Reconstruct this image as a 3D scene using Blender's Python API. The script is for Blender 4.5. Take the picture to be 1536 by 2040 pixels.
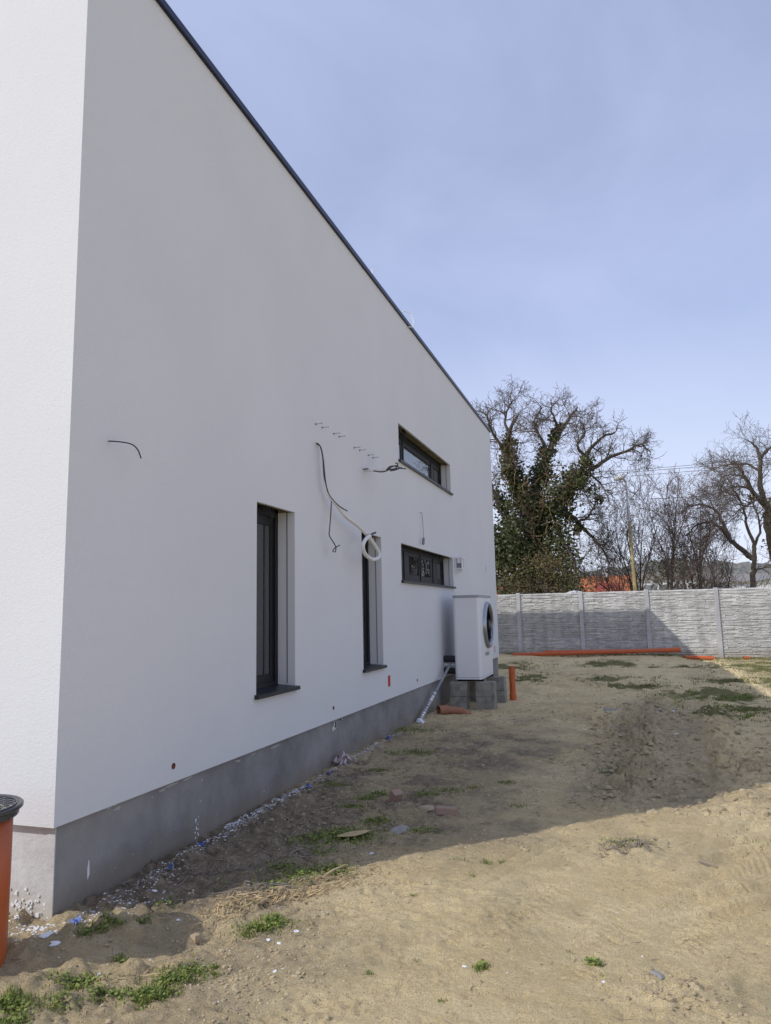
import bpy, math, random
import numpy as np
from mathutils import Vector, Matrix, noise as mnoise
random.seed(7); rng = np.random.default_rng(7)
R = math.radians
scene = bpy.context.scene
for o in list(bpy.data.objects): bpy.data.objects.remove(o)

# ------------------------------------------------------------ camera
CAM = np.array([0.0, 0.0, 1.6])
CR = np.array([0.94928511, 0.31373307, -0.02072048])   # right
CD = np.array([-0.06304287, 0.12536196, -0.99010604])  # down
CF = np.array([-0.30803145, 0.9411992, 0.13878287])    # forward
FPX = 1434.0
cam = bpy.data.cameras.new('camera'); camo = bpy.data.objects.new('camera', cam)
scene.collection.objects.link(camo); scene.camera = camo
camo.matrix_world = Matrix(((CR[0], -CD[0], -CF[0], CAM[0]), (CR[1], -CD[1], -CF[1], CAM[1]),
                            (CR[2], -CD[2], -CF[2], CAM[2]), (0, 0, 0, 1)))
cam.sensor_fit = 'VERTICAL'; cam.sensor_height = 24; cam.sensor_width = 18
cam.lens = FPX / 2040 * 24; cam.clip_start = 0.05; cam.clip_end = 3000

# ------------------------------------------------------------ light
SUN_EL = 39.6; SUN_TH = 45.0       # the sun stands behind and left of the camera
world = bpy.data.worlds.new('World'); scene.world = world; world.use_nodes = True
nt = world.node_tree; nt.nodes.clear()
N = nt.nodes.new; L = nt.links.new
wo = N('ShaderNodeOutputWorld'); bg = N('ShaderNodeBackground'); bg.inputs[1].default_value = 0.142
sky = N('ShaderNodeTexSky'); sky.sky_type = 'NISHITA'; sky.sun_disc = False
sky.sun_elevation = R(SUN_EL); sky.sun_rotation = R(180 + SUN_TH)
sky.dust_density = 0.9; sky.air_density = 1.0; sky.ozone_density = 2.2; sky.altitude = 150
tc = N('ShaderNodeTexCoord'); mp = N('ShaderNodeMapping')
mp.inputs['Rotation'].default_value = (0.0, 0.0, R(-35)); mp.inputs['Scale'].default_value = (2.6, 1.2, 3.4)
nz = N('ShaderNodeTexNoise'); nz.inputs['Scale'].default_value = 1.2; nz.inputs['Detail'].default_value = 7
nz.inputs['Roughness'].default_value = 0.52; nz.inputs['Distortion'].default_value = 0.6
cr = N('ShaderNodeValToRGB'); cr.color_ramp.elements[0].position = 0.30; cr.color_ramp.elements[1].position = 0.78
cr.color_ramp.elements[0].color = (0.44, 0.44, 0.44, 1); cr.color_ramp.elements[1].color = (0.68, 0.68, 0.68, 1)
mx = N('ShaderNodeMix'); mx.data_type = 'RGBA'
mx.inputs[7].default_value = (5.35, 5.95, 8.6, 1)
L(tc.outputs['Generated'], mp.inputs[0]); L(mp.outputs[0], nz.inputs[0]); L(nz.outputs[0], cr.inputs[0])
sx = N('ShaderNodeSeparateXYZ'); L(tc.outputs['Generated'], sx.inputs[0])
hz = N('ShaderNodeMapRange'); hz.inputs[1].default_value = 0.02; hz.inputs[2].default_value = 0.36; hz.inputs[3].default_value = 0.80; hz.inputs[4].default_value = 0.0
L(sx.outputs[2], hz.inputs[0]); mxh = N('ShaderNodeMix'); mxh.data_type = 'RGBA'; mxh.inputs[7].default_value = (6.9, 7.25, 8.5, 1); L(hz.outputs[0], mxh.inputs[0])
L(cr.outputs[0], mx.inputs[0]); L(sky.outputs[0], mx.inputs[6]); L(mx.outputs[2], bg.inputs[0]); L(bg.outputs[0], wo.inputs[0])

L(mx.outputs[2], mxh.inputs[6]); L(mxh.outputs[2], bg.inputs[0])
sl = bpy.data.lights.new('sun', 'SUN'); sl.energy = 3.2; sl.angle = R(0.55); sl.color = (1.0, 0.975, 0.93)
so = bpy.data.objects.new('sun', sl); scene.collection.objects.link(so)
sd = Vector((math.sin(R(SUN_TH)) * math.cos(R(SUN_EL)), math.cos(R(SUN_TH)) * math.cos(R(SUN_EL)), -math.sin(R(SUN_EL))))
so.rotation_euler = sd.to_track_quat('-Z', 'Y').to_euler(); so.location = (-8, -8, 12)
scene.view_settings.view_transform = 'Standard'; scene.view_settings.look = 'None'
scene.view_settings.exposure = -0.15; scene.view_settings.gamma = 1.0

# ------------------------------------------------------------ helpers
def ray(px, py):
    return CR * (px - 768) + CD * (py - 1020) + CF * FPX
def on_x(px, py, x): r = ray(px, py); return CAM + r * ((x - CAM[0]) / r[0])
def on_y(px, py, y): r = ray(px, py); return CAM + r * ((y - CAM[1]) / r[1])
def on_z(px, py, z=0.0): r = ray(px, py); return CAM + r * ((z - CAM[2]) / r[2])

class MB:
    def __init__(s): s.v = []; s.f = []; s.sm = False
    def quad(s, a, b, c, d):
        n = len(s.v); s.v += [tuple(a), tuple(b), tuple(c), tuple(d)]; s.f.append((n, n+1, n+2, n+3))
    def tri(s, a, b, c):
        n = len(s.v); s.v += [tuple(a), tuple(b), tuple(c)]; s.f.append((n, n+1, n+2))
    def box(s, x0, x1, y0, y1, z0, z1):
        n = len(s.v)
        s.v += [(x0,y0,z0),(x1,y0,z0),(x1,y1,z0),(x0,y1,z0),(x0,y0,z1),(x1,y0,z1),(x1,y1,z1),(x0,y1,z1)]
        s.f += [(n,n+3,n+2,n+1),(n+4,n+5,n+6,n+7),(n,n+1,n+5,n+4),(n+1,n+2,n+6,n+5),(n+2,n+3,n+7,n+6),(n+3,n,n+4,n+7)]
        return s
    def obox(s, c, sx, sy, sz, rot):
        n = len(s.v); c = Vector(c)
        for dz in (-1, 1):
            for dx, dy in ((-1,-1),(1,-1),(1,1),(-1,1)):
                s.v.append(tuple(c + rot @ Vector((dx*sx/2, dy*sy/2, dz*sz/2))))
        s.f += [(n,n+3,n+2,n+1),(n+4,n+5,n+6,n+7),(n,n+1,n+5,n+4),(n+1,n+2,n+6,n+5),(n+2,n+3,n+7,n+6),(n+3,n,n+4,n+7)]
        return s
    def tube(s, pts, rad, k=6, cap=True):
        pts = [Vector(p) for p in pts]; m = len(pts)
        if not hasattr(rad, '__len__'): rad = [rad] * m
        n0 = len(s.v); up = None
        for i, p in enumerate(pts):
            t = (pts[min(i+1, m-1)] - pts[max(i-1, 0)])
            if t.length < 1e-9: t = Vector((0, 0, 1))
            t.normalize()
            if up is None:
                up = Vector((0.31, 0.17, 1)) if abs(t.z) < 0.9 else Vector((1, 0.2, 0))
            a = t.cross(up)
            if a.length < 1e-6: a = t.cross(Vector((1, 0, 0)))
            a.normalize(); b = t.cross(a); up = -b if False else up
            for j in range(k):
                an = 2 * math.pi * j / k
                s.v.append(tuple(p + a * (rad[i] * math.cos(an)) + b * (rad[i] * math.sin(an))))
        for i in range(m - 1):
            for j in range(k):
                a0 = n0 + i*k + j; a1 = n0 + i*k + (j+1) % k
                s.f.append((a0, a1, a1 + k, a0 + k))
        if cap:
            s.f.append(tuple(n0 + j for j in range(k))[::-1]); s.f.append(tuple(n0 + (m-1)*k + j for j in range(k)))
        return s
    def lathe(s, c, prof, k=48, axis='z'):
        n0 = len(s.v)
        for r, h in prof:
            for j in range(k):
                an = 2*math.pi*j/k
                p = (r*math.cos(an), r*math.sin(an), h)
                if axis == 'x': p = (h, r*math.cos(an), r*math.sin(an))
                s.v.append((c[0]+p[0], c[1]+p[1], c[2]+p[2]))
        for i in range(len(prof)-1):
            for j in range(k):
                a = n0+i*k+j; b = n0+i*k+(j+1) % k
                s.f.append((a, b, b+k, a+k))
        return s

def obj(name, mb, mat, parent=None, smooth=False, bevel=0.0, **kw):
    me = bpy.data.meshes.new(name); me.from_pydata(mb.v, [], mb.f); me.update()
    if mat: me.materials.append(mat)
    o = bpy.data.objects.new(name, me); scene.collection.objects.link(o)
    if smooth:
        me.polygons.foreach_set('use_smooth', [True]*len(me.polygons)); me.update()
    if bevel:
        b = o.modifiers.new('bevel', 'BEVEL'); b.width = bevel; b.segments = 2; b.limit_method = 'ANGLE'
    if parent is not None:
        o.parent = parent; o.matrix_parent_inverse = parent.matrix_basis.inverted()
    for k, v in kw.items(): o[k] = v
    return o
def thing(name, label, cat, loc=(0, 0, 0), group=None):
    o = bpy.data.objects.new(name, None); scene.collection.objects.link(o); o.location = loc
    o.empty_display_size = 0.2
    o['label'] = label; o['category'] = cat
    if group: o['group'] = group
    return o
def tag(o, label, cat, group=None):
    o['label'] = label; o['category'] = cat
    if group: o['group'] = group
    return o

def mat(name, col, rough=0.8, metal=0.0, var=0.0, vscale=3.0, col2=None, bump=0.0, bscale=40.0, detail=6, spec=None):
    m = bpy.data.materials.new(name); m.use_nodes = True; t = m.node_tree; n = t.nodes; l = t.links
    p = n['Principled BSDF']; p.inputs['Roughness'].default_value = rough; p.inputs['Metallic'].default_value = metal
    if spec is not None: p.inputs['Specular IOR Level'].default_value = spec
    p.inputs['Base Color'].default_value = (*col, 1)
    tcn = n.new('ShaderNodeTexCoord')
    if var or col2:
        c2 = col2 if col2 else tuple(c*(1-var) for c in col)
        z = n.new('ShaderNodeTexNoise'); z.inputs['Scale'].default_value = vscale; z.inputs['Detail'].default_value = detail
        z.inputs['Roughness'].default_value = 0.6
        r = n.new('ShaderNodeValToRGB'); r.color_ramp.elements[0].position = 0.35; r.color_ramp.elements[1].position = 0.65
        r.color_ramp.elements[0].color = (*c2, 1); r.color_ramp.elements[1].color = (*col, 1)
        l.new(tcn.outputs['Object'], z.inputs[0]); l.new(z.outputs[0], r.inputs[0]); l.new(r.outputs[0], p.inputs['Base Color'])
    if bump:
        z2 = n.new('ShaderNodeTexNoise'); z2.inputs['Scale'].default_value = bscale; z2.inputs['Detail'].default_value = 5
        z2.inputs['Roughness'].default_value = 0.65
        b = n.new('ShaderNodeBump'); b.inputs['Strength'].default_value = 1.0; b.inputs['Distance'].default_value = bump
        l.new(tcn.outputs['Object'], z2.inputs[0]); l.new(z2.outputs[0], b.inputs['Height']); l.new(b.outputs[0], p.inputs['Normal'])
    return m

# vectorised value noise for the terrain
def _h(ix, iy, s):
    n = (ix * 374761393 + iy * 668265263 + s * 1442695041) & 0xffffffff
    n = ((n ^ (n >> 13)) * 1274126177) & 0xffffffff
    n = (n ^ (n >> 16)) & 0xffffffff
    return n / 4294967295.0
def vn(x, y, s=0):
    x = np.asarray(x, float); y = np.asarray(y, float)
    ix = np.floor(x).astype(np.int64); iy = np.floor(y).astype(np.int64); fx = x-ix; fy = y-iy
    fx = fx*fx*fx*(fx*(fx*6-15)+10); fy = fy*fy*fy*(fy*(fy*6-15)+10)
    a = _h(ix, iy, s); b = _h(ix+1, iy, s); c = _h(ix, iy+1, s); d = _h(ix+1, iy+1, s)
    return (a+(b-a)*fx)*(1-fy)+(c+(d-c)*fx)*fy
def fbm(x, y, s=0, o=4, g=0.5):
    t = 0; a = 1; w = 0
    for i in range(o):
        t = t + a*(vn(x*2**i, y*2**i, s+i*17)-0.5)*2; w += a; a *= g
    return t/w
def sstep(a, b, x):
    t = np.clip((x-a)/(b-a), 0, 1); return t*t*(3-2*t)

# ------------------------------------------------------------ layout numbers
XF = -3.006; Y0 = 3.311; Y1 = 17.866; ZB = 0.485; ZE = 6.208; XB = -13.5
FY = 24.55; FX0 = -3.40; SP = 2.03                        # fence line, first post, spacing

def height(x, y):
    x = np.asarray(x, float); y = np.asarray(y, float)
    inner = sstep(60, 25, np.abs(x)) * sstep(60, 30, np.abs(y))
    h = 0.030*fbm(x/1.7, y/1.7, 3, 3)
    rough = 0.50 + 0.50*sstep(-1.2, -2.2, x)*sstep(9.0, 5.0, y)
    patch = sstep(-0.02, 0.35, fbm(x/0.8+7, y/0.8, 31, 3))
    rough = np.maximum(rough, 0.2+0.6*patch)
    ridg = 1-2*np.abs(fbm(x/0.13+3*fbm(x/0.3, y/0.3, 6, 2), y/0.13, 7, 3, 0.6))
    h = h + rough*(0.020*fbm(x/0.22, y/0.22, 5, 4, 0.6) + 0.014*fbm(x/0.055, y/0.055, 9, 3, 0.65) + 0.006*ridg)
    pits = sstep(0.42, 0.6, fbm(x/0.07, y/0.05, 15, 3, 0.6)); h = h - 0.012*pits*(0.3+patch)
    # cloddy strip of backfill along the plinth
    st = sstep(-1.75, -2.35, x)*sstep(7.5, 4.0, y)*sstep(0.5, 2.0, y)
    cl = np.maximum(0, fbm(x/0.11, y/0.11, 21, 3, 0.55))
    h = h + st*0.075*cl + 0.03*sstep(-2.5, -3.0, x)*sstep(2.0, 8.0, y)
    # bank in front of the fence
    h = h + 0.115*sstep(20.5, 23.2, y)*sstep(2.1, 1.2, x)*sstep(-7.0, -5.0, x)*(0.9+0.2*vn(x*0.8, y*1.3, 44))*sstep(27, 25, y)
    # main wheel rut, running away from the camera
    cx = 0.30+(y-6.7)*0.083 + 0.05*np.sin(y*0.9)
    d = x-cx; env = sstep(5.9, 6.9, y)*sstep(15.2, 13.2, y)
    h = h - env*0.035*sstep(0.36, 0.20, np.abs(d))
    h = h - 0.045*np.exp(-(((x+2.15)/0.40)**2+((y-3.32)/0.30)**2)) + env*sstep(6.4, 8.2, y)*0.018*np.exp(-((np.abs(d)-0.44)/0.09)**2)*(0.6+0.8*vn(x*5, y*5, 8))
    for sg, c0 in ((1, 0.46), (-1, 0.42)):
        dd = d*sg-c0
        ph = (y*1.0-dd*sg*0.55*sg+0.05*fbm(x*2, y*2, 61+sg, 2))*2*math.pi/0.33
        lg = sstep(0.25, 0.85, 0.5+0.5*np.sin(ph)+0.30*fbm(x/0.10, y/0.10, 77, 3))
        m_l = np.exp(-(dd/0.20)**4)*sstep(6.3, 7.2, y)*sstep(15.0, 13.0, y)*(0.35+0.9*vn(x*2.2, y*2.2, 12))
        sn = 0.5+0.5*np.sin(ph+0.9*fbm(x/0.12, y/0.12, 79, 3)); h = h + m_l*(0.055*lg-0.015-0.075*sstep(0.80, 0.97, sn)*(0.4+0.9*vn(x*4, y*4, 19)))
    chaos = np.exp(-((x+0.12-0.03*(y-7))/0.38)**2)*sstep(6.0, 7.6, y)*sstep(13.5, 10.5, y)
    wx = x+0.10*fbm(x/0.3, y/0.3, 72, 2); wy = y+0.10*fbm(x/0.3, y/0.3, 73, 2)
    bil = np.abs(fbm(wx/0.30, wy/0.26, 71, 4, 0.62))
    h = h + chaos*(0.20*bil-0.05)
    h = h + env*sstep(6.2, 7.8, y)*0.05*np.exp(-((np.abs(d)-0.38)/0.22)**2)*np.abs(fbm(wx/0.22, wy/0.20, 75, 3, 0.6))*1.5
    # cuts and torn edges left by the lugs
    wx = x+0.09*fbm(x/0.2, y/0.2, 272, 3); wy = y+0.09*fbm(x/0.2, y/0.2, 273, 3)
    va = sstep(0.085, 0.0, np.abs(fbm(wx/0.34, wy/0.20, 276, 3, 0.6)))
    vb = sstep(0.10, 0.0, np.abs(fbm(wx/0.16, wy/0.10, 277, 2, 0.6)))
    mk = np.maximum(chaos*1.2, 0.55*sstep(0.0, 0.4, fbm(x/0.7, y/0.7, 278, 3))*sstep(5.4, 6.8, y)*sstep(17, 13, y)*sstep(-2.4, -1.6, x)*sstep(4, 3, x))
    mk = np.clip(np.maximum(mk, 0.45*sstep(-1.1, -1.8, x)*sstep(3.2, 4.2, y)*sstep(13, 10, y)), 0, 1)
    h = h - mk*(0.060*va+0.038*vb)
    near = 0.35*sstep(0.05, 0.35, fbm(x/0.6, y/0.6, 279, 3))*sstep(7, 5.5, y)
    vc = sstep(0.08, 0.0, np.abs(fbm(x/0.11+2*fbm(x/0.3, y/0.3, 280, 2), y/0.08, 281, 2, 0.6)))
    h = h - near*0.030*vc
    # broken, trampled crust between the ruts
    wx = x+0.06*fbm(x/0.25, y/0.25, 172, 2); wy = y+0.06*fbm(x/0.25, y/0.25, 173, 2)
    tr = sstep(-2.2, -0.6, x+0.6*fbm(x/0.8, y/0.8, 174, 2))*sstep(4.0, 2.5, x)*sstep(5.6, 7.2, y)*sstep(19, 14, y)
    h = h + sstep(13, 15.5, y)*sstep(22.5, 20, y)*sstep(-3.2, -2.2, x)*(0.13*np.abs(fbm(x/0.75, y/0.75, 181, 4, 0.6))-0.02)
    tr = tr*sstep(-0.1, 0.35, fbm(x/0.9, y/0.7, 175, 3))
    h = h + tr*(0.11*np.abs(fbm(wx/0.30, wy/0.25, 176, 4, 0.62))-0.025)
    # second rut on the right, slanting
    cx2 = 0.66+(y-5.2)*0.34; d2 = x-cx2; env2 = sstep(3.9, 4.8, y)*sstep(11.5, 9.5, y)
    h = h - env2*0.03*sstep(0.34, 0.2, np.abs(d2))
    lug2 = sstep(0.1, 0.95, 0.5+0.5*np.sin((y*0.95-d2*0.9+0.12*fbm(x*1.6, y*1.6, 63, 2))*2*math.pi/0.33))
    s2 = 0.5+0.5*np.sin((y*0.95-d2*0.9+0.12*fbm(x*1.6, y*1.6, 63, 2))*2*math.pi/0.33+1.6); h = h - env2*0.035*sstep(0.85, 0.98, s2)*np.exp(-(d2/0.40)**2)*vn(x*3, y*3, 23)
    h = h + env2*0.060*lug2*np.exp(-(d2/0.40)**2)*(0.35+0.8*vn(x*2, y*2, 13))
    cx3 = 2.0+(y-5.2)*0.25; d3 = x-cx3
    lug3 = 0.5+0.5*np.sin((y+d3*0.8)*2*math.pi/0.36)
    h = h + sstep(4, 6, y)*sstep(13, 10, y)*0.060*lug3*np.exp(-(d3/0.4)**2)*(0.35+0.8*vn(x*2, y*2, 14))
    # narrow wheel grooves and faint tread prints
    for (ax, ay, bx, by, w, dep) in ((-0.30, 6.1, -0.95, 4.25, 0.018, 0.014), (-0.42, 6.1, -1.06, 4.35, 0.014, 0.010), (-0.16, 5.9, -0.75, 4.2, 0.03, 0.008)):
        ux, uy = bx-ax, by-ay; ll = math.hypot(ux, uy); ux /= ll; uy /= ll
        s_ = (x-ax)*ux+(y-ay)*uy; q = np.abs(-(x-ax)*uy+(y-ay)*ux + 0.02*fbm(x*2, y*2, 91, 2))
        h = h - dep*np.exp(-(q/w)**2)*sstep(-0.1, 0.2, s_)*sstep(ll+0.2, ll-0.2, s_)
    for (cx4, cy4, an, w4, l4, amp) in ((-1.32, 2.93, 0.75, 0.10, 0.30, 0.014), (-0.62, 4.15, 1.25, 0.10, 0.5, 0.013), (-0.25, 3.9, 1.4, 0.12, 0.6, 0.008), (0.35, 4.4, 1.2, 0.13, 0.7, 0.010), (-1.0, 3.3, 1.0, 0.09, 0.4, 0.007), (0.9, 5.6, 0.9, 0.14, 0.8, 0.012)):
        u = (x-cx4)*math.cos(an)+(y-cy4)*math.sin(an); v = -(x-cx4)*math.sin(an)+(y-cy4)*math.cos(an)
        m4 = sstep(w4, w4*0.7, np.abs(v))*sstep(l4, l4*0.6, np.abs(u))
        h = h + m4*amp*np.clip(3*np.sin((u+np.abs(v)*0.7)*2*math.pi/0.06), -1, 0)*(0.3+vn(x*9, y*9, 55))
    # crumbly clod patch near the lower right
    for (px_, py_, r_, a_) in ((0.12, 3.45, 0.22, 0.020), (-0.09, 5.3, 0.25, 0.022), (-0.75, 5.9, 0.2, 0.012)):
        m5 = np.exp(-(((x-px_)**2+(y-py_)**2)/r_**2))
        h = h + m5*1.7*a_*fbm(x/0.055, y/0.055, 81, 3, 0.6) + m5*0.015
    return h*inner
def gz(x, y): return float(height(np.array([x]), np.array([y]))[0])
def on_ground(px, py):
    p = on_z(px, py, 0.0)
    for _ in range(3): p = on_z(px, py, gz(p[0], p[1]))
    return Vector((float(p[0]), float(p[1]), gz(p[0], p[1])))

# ============================================================ GROUND
def axis(stops):
    out = []
    for a, b, st in stops: out += list(np.arange(a, b, st))
    return np.array(out)
def geo(a, b, n): return a * (b/a) ** (np.arange(n)/n)
ys = np.concatenate([-geo(6, 200, 14)[::-1], axis([(-6, 1.6, 0.4), (1.6, 5.0, 0.015), (5.0, 7.5, 0.02), (7.5, 12, 0.026), (12, 16, 0.04), (16, 27, 0.09), (27, 60, 1.0)]), geo(60, 900, 30), [900]])
xs = np.concatenate([-geo(14, 700, 24)[::-1], axis([(-14, -4, 0.5), (-4, 2.6, 0.018), (2.6, 5.0, 0.035), (5, 9, 0.12), (9, 30, 0.8)]), geo(30, 700, 26), [700]])
X, Y = np.meshgrid(xs, ys); Z = height(X, Y)
nx, ny = len(xs), len(ys)
_xl = xs.tolist(); _yl = ys.tolist()
import bisect
def gz(x, y):
    i = min(max(bisect.bisect_right(_xl, x)-1, 0), nx-2); j = min(max(bisect.bisect_right(_yl, y)-1, 0), ny-2)
    u = (x-_xl[i])/(_xl[i+1]-_xl[i]); v = (y-_yl[j])/(_yl[j+1]-_yl[j])
    return float((Z[j, i]*(1-u)+Z[j, i+1]*u)*(1-v)+(Z[j+1, i]*(1-u)+Z[j+1, i+1]*u)*v)
me = bpy.data.meshes.new('ground')
me.vertices.add(nx*ny)
me.vertices.foreach_set('co', np.stack([X, Y, Z], -1).ravel())
idx = np.arange(nx*ny).reshape(ny, nx)
q = np.stack([idx[:-1, :-1], idx[:-1, 1:], idx[1:, 1:], idx[1:, :-1]], -1).reshape(-1, 4)
me.loops.add(q.size); me.loops.foreach_set('vertex_index', q.ravel())
me.polygons.add(len(q)); me.polygons.foreach_set('loop_start', np.arange(len(q))*4); me.polygons.foreach_set('loop_total', np.full(len(q), 4))
me.polygons.foreach_set('use_smooth', np.ones(len(q), bool))
me.update(); me.validate()
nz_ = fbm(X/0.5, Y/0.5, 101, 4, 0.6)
damp_shade = sstep(-1.55, -2.3, X + 0.35*nz_)*sstep(7.8, 5.4, Y)*sstep(3.35, 3.75, Y-0.35*(X+2.9)-0.25*nz_)
brown = sstep(-0.1, -1.5, X + 0.9*nz_)*sstep(13, 8, Y+2*nz_)*sstep(4.2, 5.4, Y+0.5*nz_)*(0.62+0.35*sstep(-0.1, 0.35, fbm(X/0.22, Y/0.3, 141, 4, 0.6)))  # browner soil, also painting the house's shade darker into the ground colour
damp_shade = np.maximum(damp_shade, brown)
damp_shade = np.maximum(damp_shade, 0.60*sstep(-1.15, -1.75, X+0.35*nz_)*sstep(4.6, 3.8, Y)*(0.6+0.4*sstep(-.2, .3, fbm(X/0.16, Y/0.16, 151, 4, 0.6))))
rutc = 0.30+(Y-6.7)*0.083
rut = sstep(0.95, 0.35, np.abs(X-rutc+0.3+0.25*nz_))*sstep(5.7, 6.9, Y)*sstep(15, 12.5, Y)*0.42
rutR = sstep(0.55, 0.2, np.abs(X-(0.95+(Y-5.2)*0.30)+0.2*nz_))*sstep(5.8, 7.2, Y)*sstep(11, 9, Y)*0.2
soil = np.clip(np.maximum(np.maximum(damp_shade, rut), rutR) + 0.25*sstep(0.15, 0.5, fbm(X/0.7, Y/0.7, 111, 4, 0.6)), 0, 1)  # dark soil and rut earth together with the painted ground shade
MOSS = [(1.35, 14.6, 1.0, 1.25), (0.2, 15.8, 0.8, 0.6), (-0.3, 17.4, 0.8, 0.7), (1.2, 12.2, 0.45, 1.1), (1.75, 12.6, 0.35, 0.6), (-2.3, 17.3, 0.55, 1.5), (-0.6, 21.6, 1.2, 0.8),
        (1.2, 20.9, 1.0, 0.6), (3.3, 21.0, 1.2, 1.9), (3.2, 17.0, 0.9, 1.5), (2.0, 17.5, 0.8, 0.8), (-3.4, 20.6, 0.9, 1.6), (4.5, 22.5, 1.6, 1.8)]
mo = np.zeros_like(X)
for (a, b, rx, ry) in MOSS: mo = np.maximum(mo, np.exp(-(((X-a)/rx)**2+((Y-b)/ry)**2)*1.3))
moss = sstep(0.40, 0.75, 0.8*mo + 0.75*fbm(X/0.35, Y/0.6, 121, 4, 0.65))
dry = sstep(0.25, 0.9, sstep(2.2, 2.9, X)*sstep(11.5, 14, Y) + 0.5*fbm(X/0.4, Y/0.6, 131, 3, 0.6))
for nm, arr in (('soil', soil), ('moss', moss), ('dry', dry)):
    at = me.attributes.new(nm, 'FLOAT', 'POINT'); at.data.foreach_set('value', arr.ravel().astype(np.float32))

def ground_mat():
    m = bpy.data.materials.new('sandy_soil'); m.use_nodes = True; t = m.node_tree; n = t.nodes; l = t.links
    p = n['Principled BSDF']; p.inputs['Roughness'].default_value = 0.95; p.inputs['Specular IOR Level'].default_value = 0.15
    tcn = n.new('ShaderNodeTexCoord')
    def noise(s, d, r=0.6): 
        z = n.new('ShaderNodeTexNoise'); z.inputs['Scale'].default_value = s; z.inputs['Detail'].default_value = d; z.inputs['Roughness'].default_value = r
        l.new(tcn.outputs['Object'], z.inputs[0]); return z.outputs[0]
    def ramp(src, a, b, ca, cb):
        r = n.new('ShaderNodeValToRGB'); r.color_ramp.elements[0].position = a; r.color_ramp.elements[1].position = b
        r.color_ramp.elements[0].color = (*ca, 1); r.color_ramp.elements[1].color = (*cb, 1); l.new(src, r.inputs[0]); return r.outputs[0]
    def mixc(fac, a, b):
        x = n.new('ShaderNodeMix'); x.data_type = 'RGBA'
        if isinstance(fac, float): x.inputs[0].default_value = fac
        else: l.new(fac, x.inputs[0])
        for s_, v in ((6, a), (7, b)):
            if isinstance(v, tuple): x.inputs[s_].default_value = (*v, 1)
            else: l.new(v, x.inputs[s_])
        return x.outputs[2]
    def attr(nm):
        a = n.new('ShaderNodeAttribute'); a.attribute_name = nm; return a.outputs['Fac']
    def mul(a, b):
        x = n.new('ShaderNodeMath'); x.operation = 'MULTIPLY'
        for i, v in enumerate((a, b)):
            if isinstance(v, float): x.inputs[i].default_value = v
            else: l.new(v, x.inputs[i])
        return x.outputs[0]
    big = ramp(noise(0.9, 6, 0.62), 0.36, 0.66, (0.73, 0.572, 0.310), (0.88, 0.715, 0.420))
    mid = ramp(noise(7, 6, 0.7), 0.42, 0.70, (0, 0, 0), (1, 1, 1))
    c = mixc(mul(mid, 0.45), big, (0.60, 0.445, 0.215))
    fine = ramp(noise(85, 4, 0.7), 0.56, 0.74, (0, 0, 0), (1, 1, 1))
    c = mixc(mul(fine, 0.5), c, (0.24, 0.18, 0.10))
    fk = ramp(noise(120, 2, 0.5), 0.62, 0.70, (0, 0, 0), (1, 1, 1)); c = mixc(mul(mul(fk, ramp(noise(3, 5, 0.7), 0.40, 0.62, (0.25, 0.25, 0.25), (1, 1, 1))), 0.6), c, (0.18, 0.13, 0.07))
    pale = ramp(noise(48, 3, 0.7), 0.66, 0.76, (0, 0, 0), (1, 1, 1))
    c = mixc(mul(pale, 0.55), c, (0.80, 0.68, 0.46))
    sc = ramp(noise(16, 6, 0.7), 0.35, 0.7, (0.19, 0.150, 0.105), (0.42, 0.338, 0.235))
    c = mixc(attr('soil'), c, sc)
    dc = ramp(noise(22, 6, 0.75), 0.35, 0.65, (0.20, 0.17, 0.075), (0.52, 0.44, 0.26))
    c = mixc(mul(attr('dry'), 0.75), c, dc)
    mc = ramp(noise(30, 5, 0.7), 0.35, 0.7, (0.055, 0.075, 0.016), (0.17, 0.17, 0.055))
    c = mixc(mul(attr('moss'), 0.85), c, mc)
    l.new(c, p.inputs['Base Color'])
    b1 = n.new('ShaderNodeBump'); b1.inputs['Distance'].default_value = 0.026; l.new(noise(38, 7, 0.72), b1.inputs['Height'])
    b2 = n.new('ShaderNodeBump'); b2.inputs['Distance'].default_value = 0.010; l.new(noise(150, 3, 0.6), b2.inputs['Height']); l.new(b1.outputs[0], b2.inputs['Normal'])
    l.new(b2.outputs[0], p.inputs['Normal'])
    return m
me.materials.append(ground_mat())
go = bpy.data.objects.new('ground', me); scene.collection.objects.link(go); go['kind'] = 'structure'

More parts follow.
